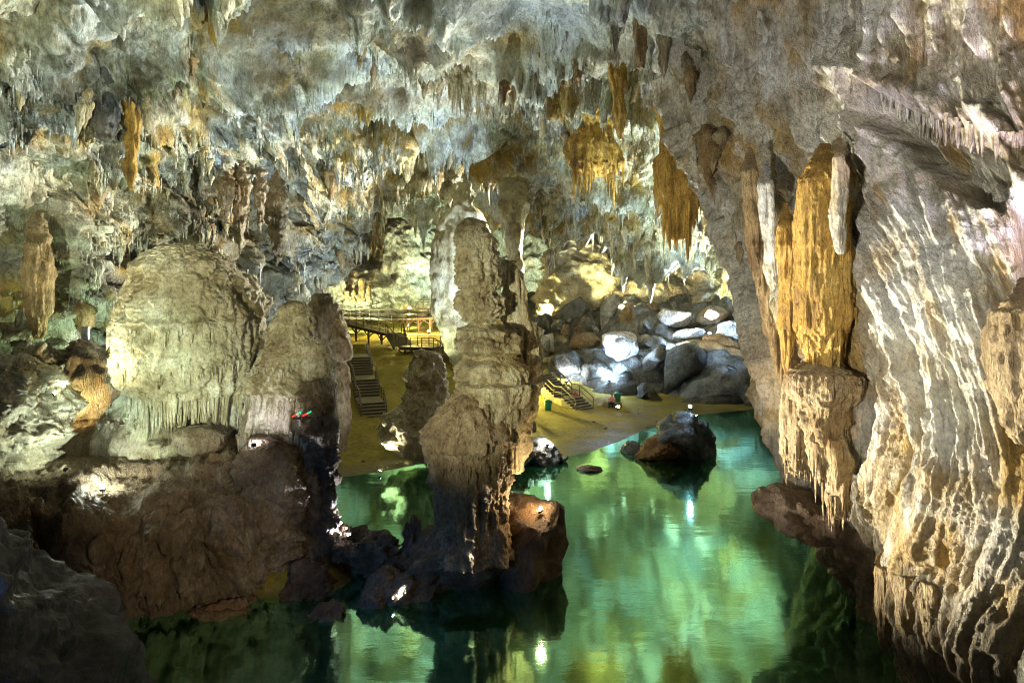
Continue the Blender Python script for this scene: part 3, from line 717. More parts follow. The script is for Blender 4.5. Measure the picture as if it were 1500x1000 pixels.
# ---- left dome
dB = at(270, 640, 30)
domeT = thing('domed_stalagmite', 'great pale beehive shaped stalagmite with a drip fringe, on the brown shelf', 'stalagmite', V3(dB))
_, PD = part_tube(domeT, 'cap', [(357, 262, 278), (360, 240, 298), (368, 222, 315), (385, 205, 335), (410, 194, 350), (440, 186, 362), (462, 181, 369), (468, 176, 374), (520, 176, 375), (555, 182, 370), (572, 190, 364), (577, 205, 352)], 30, 'dome', seed=11, nth=420, nz=320, flute=.2, ff=1.9, rough=.14, rf=1.2, flute_stretch=.12, popcorn=.16, tier=1.9)
_, PB = part_tube(domeT, 'foot', [(500, 205, 330), (560, 192, 345), (590, 175, 345), (610, 160, 345), (632, 148, 345), (650, 146, 345), (668, 152, 345)], 30.6, 'dome', seed=12, nth=260, nz=130, flute=.22, ff=1.5, rough=.12, rf=.9, flute_stretch=.08, popcorn=.05)
allp = [fringe_at(PD, .985, 300, .4, 1.7, .07, 21, jitter=.014), fringe_at(PD, .80, 90, .15, .6, .05, 22, jitter=.02), fringe_at(PD, .62, 70, .12, .45, .045, 25, jitter=.02), fringe_at(PD, .46, 50, .1, .35, .045, 26, jitter=.02), fringe_at(PB, .62, 70, .2, .6, .06, 23, jitter=.05)]
me = drip_mesh('drip_fringe', np.concatenate([a_[0] for a_ in allp]), np.concatenate([a_[1] for a_ in allp]), np.concatenate([a_[2] for a_ in allp]), 24, n=7)
local(me, domeT.location); o = link('drip_fringe', me, M['dome'], domeT); o['kind'] = 'stuff'
sB = at(425, 640, 29)
domeS = thing('flowstone_mound', 'smaller tan flowstone mound with mauve drapery beneath, beside the beehive stalagmite', 'flowstone', V3(sB))
_, PD2 = part_tube(domeS, 'cap', [(440, 420, 436), (446, 412, 446), (470, 404, 455), (500, 392, 468), (530, 376, 478), (552, 364, 485), (570, 360, 488), (578, 366, 484)], 29.2, 'dome', seed=13, nth=300, nz=240, flute=.12, ff=2, rough=.2, rf=1.2, flute_stretch=.2, popcorn=.14, tier=1.6)
_, PC2 = part_tube(domeS, 'drapery', [(560, 372, 478), (590, 366, 486), (610, 362, 488), (632, 356, 488), (650, 366, 484), (662, 376, 480)], 29, 'wall', seed=14, nth=300, nz=120, flute=.3, ff=2.6, rough=.1, flute_stretch=.06)
part_tube(domeS, 'ledge', [(500, 452, 470), (505, 446, 478), (530, 444, 490), (548, 446, 488), (552, 452, 482)], 28.6, 'dome', seed=15, nth=120, nz=60, rough=.12, popcorn=.1)
allp = [fringe_at(PD2, .985, 150, .3, .9, .06, 31, jitter=.012), fringe_at(PC2, .70, 140, .3, .95, .07, 32, jitter=.06), fringe_at(PD2, .72, 40, .2, .6, .05, 33, jitter=.03)]
me = drip_mesh('drip_fringe', np.concatenate([a_[0] for a_ in allp]), np.concatenate([a_[1] for a_ in allp]), np.concatenate([a_[2] for a_ in allp]), 34, n=7)
local(me, domeS.location); o = link('drip_fringe', me, M['wall'], domeS); o['kind'] = 'stuff'
o, PC3 = tube_obj('drapery_curtain', [(572, 285, 365), (590, 276, 368), (615, 280, 366), (640, 296, 362), (655, 312, 352)], 30.2, 'wall', label='mauve grey drapery curtain under the beehive stalagmite fringe', cat='flowstone',
         seed=16, nth=240, nz=100, flute=.34, ff=2.2, rough=.1, flute_stretch=.05)
# back mound right of the dome, and pillar down to the lake
tube_obj('flowstone_mound', [(398, 345, 360), (405, 330, 372), (430, 322, 382), (470, 320, 386), (520, 330, 384), (570, 340, 380)], 32.5, 'dome', label='rounded olive flowstone bulge leaning against the back of the beehive stalagmite', cat='flowstone', seed=17, nth=160, nz=140, rough=.25, popcorn=.12, tier=1.6)
tube_obj('rock_pillar', [(430, 462, 485), (445, 455, 495), (480, 455, 503), (508, 462, 510), (526, 470, 512), (530, 476, 500), (560, 480, 508), (600, 488, 515), (640, 486, 512), (660, 486, 508)], 33, 'column', label='brown hanging rock with pale rimmed tips beside the left stairway', cat='rock pillar', seed=18, nth=150, nz=160, rough=.14, flute=.2, ff=1.6)
tube_obj('rock_pillar', [(560, 440, 470), (600, 436, 488), (640, 438, 490), (680, 440, 490), (720, 436, 490), (760, 430, 492), (800, 424, 500), (840, 418, 505)], 28, 'shelf', label='craggy side lit pillar with white wet ledges dropping from mauve drapery to lake', cat='rock pillar', seed=19, nth=220, nz=240, rough=.42, rf=1.3, flute=.14, tier=.75, popcorn=.12, flute_stretch=.5)
tube_obj('rock_pillar', [(640, 362, 400), (660, 356, 430), (690, 352, 438), (730, 350, 442), (770, 352, 444), (800, 364, 440), (830, 380, 430)], 26.8, 'shelf', label='stacked mossy brown rock ledges below the mauve drapery', cat='rock pillar', seed=20, nth=220, nz=200, rough=.35, rf=1.1, flute=.1, tier=.7, popcorn=.1, flute_stretch=.6)
# pale flowstone slope at the far left and lumps on the shelf
tube_obj('flowstone_slope', [(520, 10, 40), (545, -30, 75), (580, -60, 92), (620, -80, 90), (660, -90, 70), (700, -110, 60)], 27, 'dome', label='pale greenish flowstone slope at the foot of the left wall', cat='flowstone', seed=23, nth=300, nz=240, rough=.55, rf=1.1, flute=.3, ff=1.4, popcorn=.22, tier=1.2, flute_stretch=.4)
rock('boulder', 'smooth round tan boulder on the brown shelf below the beehive stalagmite', 'boulder', 290, 645, 27.6, (1.1, .9, .62), 'shelf', (0, 8, 10), 41, cuts=3, rough=.12, sub=5)
rock('boulder', 'small pale stone beside the round tan boulder on the shelf', 'boulder', 226, 651, 27.2, (.36, .3, .2), 'dome', (0, 0, 0), 42, cuts=3, sub=4)
rock('rock_block', 'smooth grey leaning rock block between left wall and beehive stalagmite', 'rock', 130, 565, 33, (1.9, 1.6, 2.2), 'leftwall', (0, 25, 0), 43, cuts=10, rough=.2, sub=5, fine=.08)
rock('rock_block', 'ochre lit rock lump high on the left ledge', 'rock', 115, 515, 34, (.9, .8, .6), 'dome', (0, 10, 0), 44, cuts=10, sub=5, rough=.35, fine=.1, rf=1.8)
rock('rock_block', 'rugged yellow rock lump left of the ochre lump', 'rock', 60, 530, 33, (1.0, .8, .9), 'dome', (0, 10, 0), 45, cuts=10, sub=5, rough=.35, fine=.1, rf=1.8)
rock('rock_block', 'brown broken rock under the ochre lumps of the left wall', 'rock', 75, 575, 32, (1.3, 1, .8), 'orange_crust', (0, -10, 0), 46, cuts=10, sub=5, rough=.35, fine=.1, rf=1.8)
# foreground rocks at the left
COLS = [
 (-420, [(640, 13), (700, 11.5), (800, 10.8), (920, 10.4), (1100, 10)]),
 (-200, [(690, 15.5), (745, 13.6), (830, 12.6), (940, 12), (1120, 11.4)]),
 (-60,  [(735, 17.6), (780, 15.6), (860, 14.4), (960, 13.6), (1130, 12.8)]),
 (40,   [(800, 19.5), (835, 17.4), (900, 16), (985, 15), (1140, 14)]),
 (120,  [(885, 20.5), (905, 18.8), (950, 17.4), (1020, 16.4), (1150, 15.4)]),
 (190,  [(975, 21.0), (985, 19.8), (1010, 18.8), (1060, 17.8), (1160, 16.8)]),
 (260,  [(1060, 21.5), (1066, 20.6), (1080, 19.8), (1110, 19), (1180, 18)])]
P = lattice(COLS, 150, 190); N = normals(P)
st_ = P[..., 2] * .9 + P[..., 0] * .5 + .6 * perlin(P * .4); st_ = st_ - np.floor(st_)
P += N * (.9 * perlin(P * .25 + 4) + .55 * fbm(P * np.array([.5, .5, .8]) + 2, 4) + .25 * np.abs(perlin(P * np.array([.4, .4, .5]) + 7)) + .10 * fbm(P * 1.6, 4))[..., None]
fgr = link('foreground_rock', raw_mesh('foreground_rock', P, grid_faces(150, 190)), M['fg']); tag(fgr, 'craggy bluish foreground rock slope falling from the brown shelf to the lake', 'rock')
# rocky ridge in the lake
for k, (lab, px_, py_, d_, rad_, rot_, sd, mt) in enumerate([
    ('dark brown lumpy rock on the sandbar', 452, 862, 25.6, (1.15, 1.0, .95), (0, 0, 0), 61, 'brownrock'),
    ('sharp edged rock ridge with bright lit crest beside the craggy pillar', 505, 808, 28, (2.0, 1.2, 1.15), (0, 8, 0), 62, 'shelf'),
    ('jagged rock linking the lit crest to the upright stub', 555, 815, 27.5, (1.5, 1.2, 1.0), (0, -5, 10), 63, 'shelf'),
    ('upright rock stub beside the foot of the bulbous column', 604, 795, 27.2, (.62, .6, 1.25), (0, 6, 0), 64, 'brownrock'),
    ('long slanting brown rock dipping into the lake', 556, 890, 25, (2.35, 1.2, 1.0), (0, -32, 0), 65, 'brownrock'),
    ('low jagged rock tongue in front of the sandbar', 478, 918, 24, (1.5, 1.0, .62), (0, -12, 15), 67, 'brownrock'),
    ('flat brown rock joining the shelf to the sandbar', 335, 905, 24.6, (2.1, 1.3, .85), (0, 6, 0), 68, 'brownrock'),
    ('brown rock filling the gap under the upright stub', 600, 850, 26.4, (1.1, 1.0, 1.0), (0, -10, 0), 66, 'brownrock')]):
    rock('ridge_rock', lab, 'rock', px_, py_, d_, rad_, mt, rot_, sd, sub=5, cuts=14, rough=.34, angular=.75, rf=1.7, fine=.09)
# island and beach rocks
isl = thing('island_rock', 'dark rounded rock island in the lake with a lamp on its top', 'rock', V3(at(1000, 665, 45)))
rock('main_rock', None, None, 1000, 636, 45.5, (3.05, 2.3, 2.15), 'darkrock', (0, 0, 15), 71, parent=isl, sub=5, cuts=14, rough=.2, angular=.7)
rock('rusty_lump', None, None, 965, 658, 44.2, (1.5, .9, .8), 'orange_crust', (0, 0, 0), 72, parent=isl, sub=5, cuts=6, rough=.25)
rock('side_stone', None, None, 927, 657, 46, (.9, .8, .5), 'darkrock', (0, 0, 0), 73, parent=isl, sub=5, cuts=8)
rock('lake_stone', 'small flat brown stone breaking the lake surface', 'stone', 863, 688, 41.8, (.95, .6, .33), 'brownrock', (0, 0, 0), 74, sub=5, cuts=8)
rock('shore_rock', 'dark sloping shore rock carrying a lamp, next to the beach', 'rock', 792, 662, 43.5, (1.7, 1.4, .95), 'darkrock', (0, 20, 0), 75, sub=5, cuts=12, rough=.22)
rock('shore_rock', 'rusty brown rock between the column foot and shore rock', 'rock', 760, 668, 42, (1.0, 1.0, .8), 'brownrock', (0, 0, 0), 76, sub=5, cuts=8)
rock('shore_rock', 'little black stone at the tip of the shore rock', 'stone', 826, 672, 43.4, (.32, .3, .3), 'darkrock', (0, 0, 0), 77, sub=4, cuts=8)
# side-lit crag between stair and column
tube_obj('rock_crag', [(512, 606, 618), (518, 604, 640), (530, 602, 650), (560, 600, 655), (590, 592, 655), (600, 575, 655), (615, 562, 655), (640, 558, 655), (658, 575, 655), (668, 600, 655)], 43, 'column', label='ragged crag with brilliantly lit white left edge beside the column', cat='rock', seed=25, nth=200, nz=200, rough=.45, rf=1.1, flute=.15, popcorn=.14, tier=.6, flute_stretch=.5)
# hanging mass at the right
rock('hanging_rock', 'dark lumpy rock nose jutting over the lake from the flowstone wall', 'rock', 1185, 755, 25, (1.75, 1.6, .95), 'brownrock', (0, 14, 0), 81, sub=5, cuts=8, rough=.25)
rock('hanging_rock', 'dark rock mass under the flowstone wall above the water', 'rock', 1262, 815, 24.5, (1.3, 1.5, 1.7), 'brownrock', (0, 25, 0), 82, sub=5, cuts=8, rough=.25)

# ---------------------------------------------------------------- boulders on the far shore
BL = [ # label, px, py, d, radii, rot, mat
 ('big white marbled slab tilted above the blue lamp', 912, 505, 69, (2.9, 1.6, 1.5), (0, 38, 10), 'whiterock'),
 ('pointed white boulder high on the boulder slope', 988, 466, 74, (2.3, 1.5, 1.25), (0, 16, 0), 'whiterock'),
 ('flat topped block glowing blue white at the top of the slope', 1082, 487, 70, (2.6, 1.8, 1.4), (0, 5, 0), 'whiterock'),
 ('flat pale boulder below the pointed white boulder', 1012, 491, 71, (2.0, 1.2, .7), (0, -4, 0), 'whiterock'),
 ('frilly brown cauliflower rock crust on the slope', 1050, 512, 68, (2.0, 1.2, 1.0), (0, 0, 0), 'orange_crust'),
 ('large dark slate boulder face with a pale stripe', 1000, 535, 66.5, (2.9, 1.8, 2.2), (0, 8, 0), 'darkrock'),
 ('broad dark grey boulder at the waterline below the crust', 1070, 562, 65, (3.6, 2.0, 1.9), (0, 10, 0), 'darkrock'),
 ('dark boulder behind the yellow drapery', 1122, 530, 65, (1.8, 1.5, 2.2), (0, 0, 0), 'darkrock'),
 ('long low layered rock along the far waterline', 1040, 590, 62.5, (5.0, 1.4, .8), (0, 1, 0), 'darkrock'),
 ('rounded grey boulder right of the beach stair', 905, 572, 65, (3.2, 1.8, 1.5), (0, -4, 0), 'darkrock'),
 ('grey boulder with a tiny lamp above the beach stair', 836, 536, 68, (2.3, 1.5, 1.4), (0, 0, 0), 'greyrock'),
 ('dark boulder under the white marbled slab', 872, 543, 67, (2.0, 1.4, 1.3), (0, 0, 0), 'darkrock'),
 ('grey wedge below the tip of the marbled slab', 958, 527, 67.5, (1.2, 1.2, 1.6), (0, 30, 0), 'greyrock'),
 ('striped grey boulder at the top of the rubble', 838, 452, 80, (2.7, 1.5, 1.5), (0, -20, 0), 'greyrock'),
 ('pale green grey boulder at the rubble edge', 797, 470, 79, (1.3, 1.2, 1.7), (0, 20, 0), 'greyrock'),
 ('tall grey leaning slab over the rubble', 890, 455, 78, (1.0, 1.0, 2.3), (0, 25, 0), 'greyrock'),
 ('small white pointed boulder beside the rubble', 800, 502, 74, (1.0, .9, 1.3), (0, 15, 0), 'whiterock'),
 ('white stubby boulder in the middle of the slope', 944, 486, 73, (1.0, 1.0, 1.3), (0, -10, 0), 'greyrock'),
 ('brown boulder wedged above the marbled slab', 922, 463, 76, (1.1, 1.0, 1.3), (0, -15, 0), 'shelf'),
 ('olive boulder at the upper right of the slope', 1040, 462, 74, (1.9, 1.3, .9), (0, -6, 0), 'shelf'),
 ('dark overhung boulder at the upper right shore', 1105, 578, 62, (1.5, 1.3, 1.3), (0, 0, 0), 'darkrock'),
 ('brown rock ledge below the flat pale boulder', 1010, 505, 69.5, (1.5, 1.0, .8), (0, 5, 0), 'shelf'),
 ('dark wedge rock sheltering the end of the beach', 950, 580, 63.5, (2.2, 1.2, 1.2), (0, 30, 0), 'darkrock'),
 ('huge dark tilted slab under the pointed white boulder', 965, 508, 70, (3.2, 1.5, 1.0), (0, 32, 8), 'darkrock'),
 ('dark leaning slab behind the flat topped block', 1120, 470, 72, (2.6, 1.5, 1.3), (0, -24, 0), 'darkrock'),
 ('broad dark slab leaning over the beach stair', 870, 520, 70, (2.6, 1.4, 1.1), (0, -28, 5), 'darkrock'),
 ('ochre stained boulder left of the marbled slab', 855, 502, 72, (1.7, 1.2, 1.2), (0, 0, 0), 'shelf')]
for k, (lab, px_, py_, d_, rad_, rot_, mt) in enumerate(BL):
    if mt == 'greyrock' and k % 3: mt = 'darkrock'
    rad_ = tuple(v * (1.42 if mt == 'whiterock' else 1.2) for v in rad_)
    rock('boulder', lab, 'boulder', px_, py_, d_, rad_, mt, rot_, 100 + k * 3, 'boulders on the far shore', sub=4, crisp=mt != 'orange_crust', cuts=20 if mt != 'orange_crust' else 5, angular=.95, rough=.07 if mt != 'orange_crust' else .45, fine=.035, boxy=.6 if mt in ('whiterock', 'darkrock') else .2 if mt == 'greyrock' else 0)
rub = [ico(3)]
rubble_meshes = [rock_mesh('rubble', (1, .85, .75), 300 + k, sub=3, cuts=16, angular=.95, rough=.05, crisp=True) for k in range(6)]
rg = np.random.default_rng(5)
for me_, mt in zip(rubble_meshes, ('darkrock', 'greyrock', 'greyrock', 'shelf', 'darkrock', 'shelf')): me_.materials.append(M[mt])
for k in range(26):
    px_ = rg.uniform(800, 880); py_ = rg.uniform(466, 512); d_ = 77 - (py_ - 466) * .085
    o = link('rubble_stone', rubble_meshes[k % 6], None, None, V3(at(px_, py_, d_)), tuple(rg.uniform(0, 6, 3)), (float(.3 + .9 * rg.random() ** 2),) * 3)
    tag(o, 'broken stone in the rubble heap left of the marbled slab', 'stone', 'rubble stones')
for k in range(16):
    px_ = rg.uniform(890, 1000); py_ = rg.uniform(440, 480); d_ = 80 - (py_ - 440) * .12
    o = link('rubble_stone', rubble_meshes[(k * 5 + 1) % 6], None, None, V3(at(px_, py_, d_)), tuple(rg.uniform(0, 6, 3)), (float(.25 + 1.0 * rg.random() ** 2),) * 3)
    tag(o, 'loose stone on the upper boulder slope under the lit icicles', 'stone', 'loose stones on the upper slope')

# ---------------------------------------------------------------- back wall formations
tube_obj('rock_bulge', [(348, 830, 850), (352, 815, 865), (370, 800, 885), (400, 788, 905), (440, 782, 915), (470, 785, 915)], 88, 'dome', label='rounded yellow lit rock bulge on the back wall above the rubble', cat='rock', seed=27, nth=200, nz=140, rough=.8, rf=.5, flute=.3, ff=.7, popcorn=.2, flute_stretch=.6)
tube_obj('rock_bulge', [(318, 575, 600), (325, 560, 625), (345, 548, 640), (380, 535, 645), (420, 525, 645), (452, 520, 645)], 100, 'back', label='dark overhanging rock hump above the upper walkway', cat='rock', seed=28, nth=200, nz=120, rough=.9, rf=.4, flute=.3, ff=.6, popcorn=.2, flute_stretch=.8)
tube_obj('rock_bulge', [(385, 490, 530), (395, 478, 560), (420, 472, 580), (450, 470, 585)], 97, 'back', label='pale green lit rock bank behind the start of the boardwalk', cat='rock', seed=29, nth=180, nz=90, rough=.7, rf=.45, flute=.2, ff=.8)
for k, (x0, w, t0, t1) in enumerate([(529, 9, 405, 442), (540, 6, 418, 443), (518, 7, 424, 444), (508, 8, 426, 446)]):
    tube_obj('small_stalagmite', [(t0, x0 - w * .25, x0 + w * .25), (t0 + 5, x0 - w * .5, x0 + w * .45), ((t0 + t1) / 2, x0 - w * .35, x0 + w * .4), (t1, x0 - w * .8, x0 + w * .8)], 90, 'ochre_brown',
             label='little stalagmite in the cluster behind the boardwalk start', cat='stalagmite', group='small stalagmites behind the boardwalk', seed=40 + k, nth=28, nz=24, rough=.12, flute=.1)

# ---------------------------------------------------------------- stalactites
def stal_mesh(name, seed, fat=.14, nth=18, nz=22, lobes=.38):
    """unit length, hanging from z=0 to z=-1, fluted and slightly bent"""
    rg = np.random.default_rng(seed)
    t = np.linspace(0, 1, nz)
    prof = fat * (1.25 * (1 - t) ** .8 + .10 * np.sin(t * rg.uniform(5, 12) + rg.uniform(0, 6)) * (1 - t) + .02)
    prof = prof * (.25 + .75 * smooth(0, .28, t)); prof[-1] *= .3
    th = np.linspace(0, 2 * math.pi, nth, endpoint=False)
    bx, by = rg.normal(0, .05, 2)
    Pp = np.stack([bx * t[:, None] ** 2 + prof[:, None] * np.cos(th), by * t[:, None] ** 2 + prof[:, None] * np.sin(th), -t[:, None] + 0 * th], -1)
    q = Pp * np.array([12, 12, 1.6]) + seed * 7.7
    disp = 1 + lobes * (np.abs(perlin(q)) * 3 - .6) + .25 * perlin(Pp * np.array([5, 5, 5]) + seed)
    Pp[..., 0] = bx * t[:, None] ** 2 + (Pp[..., 0] - bx * t[:, None] ** 2) * disp
    Pp[..., 1] = by * t[:, None] ** 2 + (Pp[..., 1] - by * t[:, None] ** 2) * disp
    return tube_mesh(name, Pp)
kinds = [('grey', 'ceil', 'slender grey stalactite hanging from the cave ceiling', 'grey ceiling stalactites', .11),
         ('tan', 'column', 'brownish stalactite hanging from the cave ceiling', 'brownish ceiling stalactites', .15),
         ('ochre', 'ochre_brown', 'ochre stained stalactite hanging from the cave ceiling', 'ochre ceiling stalactites', .17),
         ('broad', 'ceil', 'broad stubby grey stalactite hanging from the cave ceiling', 'stubby ceiling stalactites', .3)]
variants = {}
for kd, mt, lab, grp, fat in kinds:
    variants[kd] = []
    for k in range(4):
        me_ = stal_mesh('stalactite', hash(kd[0]) % 50 + ord(kd[0]) + k * 7, fat * (1 + .2 * (k - 1.5)), 20, 20); me_.materials.append(M[mt]); variants[kd].append(me_)
rg = np.random.default_rng(17)
wgt = CEIL_PATCH.copy(); wgt[:60] = 0
cpx, cpy = pix(CEIL)
vis = (cpx > -40) & (cpx < 1120) & (cpy > -20) & (cpy < 460)
wgt = np.where(vis, wgt ** 2, 0); pr = wgt.ravel() / wgt.sum()
pick = rg.choice(wgt.size, 270, replace=False, p=pr)
for n_, ii in enumerate(pick):
    v_, u_ = divmod(int(ii), CEIL.shape[1]); p_ = CEIL[v_, u_]
    kd, mt, lab, grp, fat = kinds[[0, 0, 0, 1, 1, 2, 3][rg.integers(0, 7)]]
    L = rg.uniform(.9, 2.4) * (1.25 if kd in ('tan', 'ochre') else 1) * (.6 if kd == 'broad' else 1) * (p_[1] / 60) ** .5
    o = link('stalactite', variants[kd][rg.integers(0, 4)], None, None, (p_[0], p_[1] + .6 * fat * L, p_[2] + .38 * L), (0, 0, rg.uniform(0, 6)), (L, L, L * rg.uniform(.9, 1.3)))
    zx, zy = float(cpx[v_, u_]), float(cpy[v_, u_])
    zone = ('over the left wall' if zx < 170 else 'over the beehive stalagmite' if zx < 400 else 'over the boardwalk' if zx < 600 else 'over the bulbous column' if zx < 800 else 'over the boulder slope' if zx < 960 else 'next to the flowstone wall')
    tag(o, lab.replace('hanging from the cave ceiling', 'on the cave ceiling ' + zone), 'stalactite', grp + ' ' + zone)
# countless small drips
pick = rg.choice(wgt.size, 5200, replace=False, p=pr)
tp = CEIL.reshape(-1, 3)[pick] + np.array([0, 0, .1])
o = link('small_drips', drip_mesh('small_drips', tp, (.2 + 1.0 * rg.random(len(tp)) ** 2) * (tp[:, 1] / 60) ** .5, rg.uniform(.025, .085, len(tp)), 19, n=4), M['ceil'])
tag(o, 'countless small drip stalactites covering the cave ceiling', 'stalactites', kind='stuff')
# fringe of drips under the alcove lip and folds of the right wall
rpx, rpy = pix(RW)
ring_ = (polymask(rpx, rpy, [(1220, 105), (1340, 160), (1440, 190), (1530, 205), (1530, 215), (1430, 200), (1330, 172), (1225, 118)], 6) > .4)
ids = np.flatnonzero(ring_.ravel())
ids = rg.choice(ids, min(len(ids), 170), replace=False)
tp = RW.reshape(-1, 3)[ids]
o = link('drip_fringe', local(drip_mesh('drip_fringe', tp, rg.uniform(.15, .75, len(tp)), rg.uniform(.03, .09, len(tp)), 23, n=8), tuple(fw.location)), M['wall'], fw); o['kind'] = 'stuff'

# rows of stalactites along the slanting edge where the wall leans out of the roof
edge = np.zeros(rpx.shape, bool)
for (x0, y0), (x1, y1) in zip([(955, 40), (985, 130), (1030, 230), (1075, 320)], [(985, 130), (1030, 230), (1075, 320), (1118, 430)]):
    t_ = np.clip(((rpx - x0) * (x1 - x0) + (rpy - y0) * (y1 - y0)) / ((x1 - x0) ** 2 + (y1 - y0) ** 2), 0, 1)
    edge |= np.hypot(rpx - x0 - t_ * (x1 - x0) - 26, rpy - y0 - t_ * (y1 - y0)) < 34
ids = rg.choice(np.flatnonzero(edge.ravel()), 64, replace=False)
for n_, ii in enumerate(ids):
    p_ = RW.reshape(-1, 3)[ii]; kd = ('tan', 'ochre', 'grey')[n_ % 3]; L = rg.uniform(.7, 2.1)
    o = link('stalactite', variants[kd][n_ % 4], None, None, (p_[0] - .16, p_[1] - .16, p_[2] + .3 * L), (0, 0, rg.uniform(0, 6)), (L * 1.3, L * 1.3, L * 1.25))
    tag(o, {'tan': 'brownish', 'ochre': 'ochre stained', 'grey': 'slender grey'}[kd] + ' stalactite on the slanting outer edge of the flowstone wall', 'stalactite', kd + ' stalactites along the flowstone wall edge')
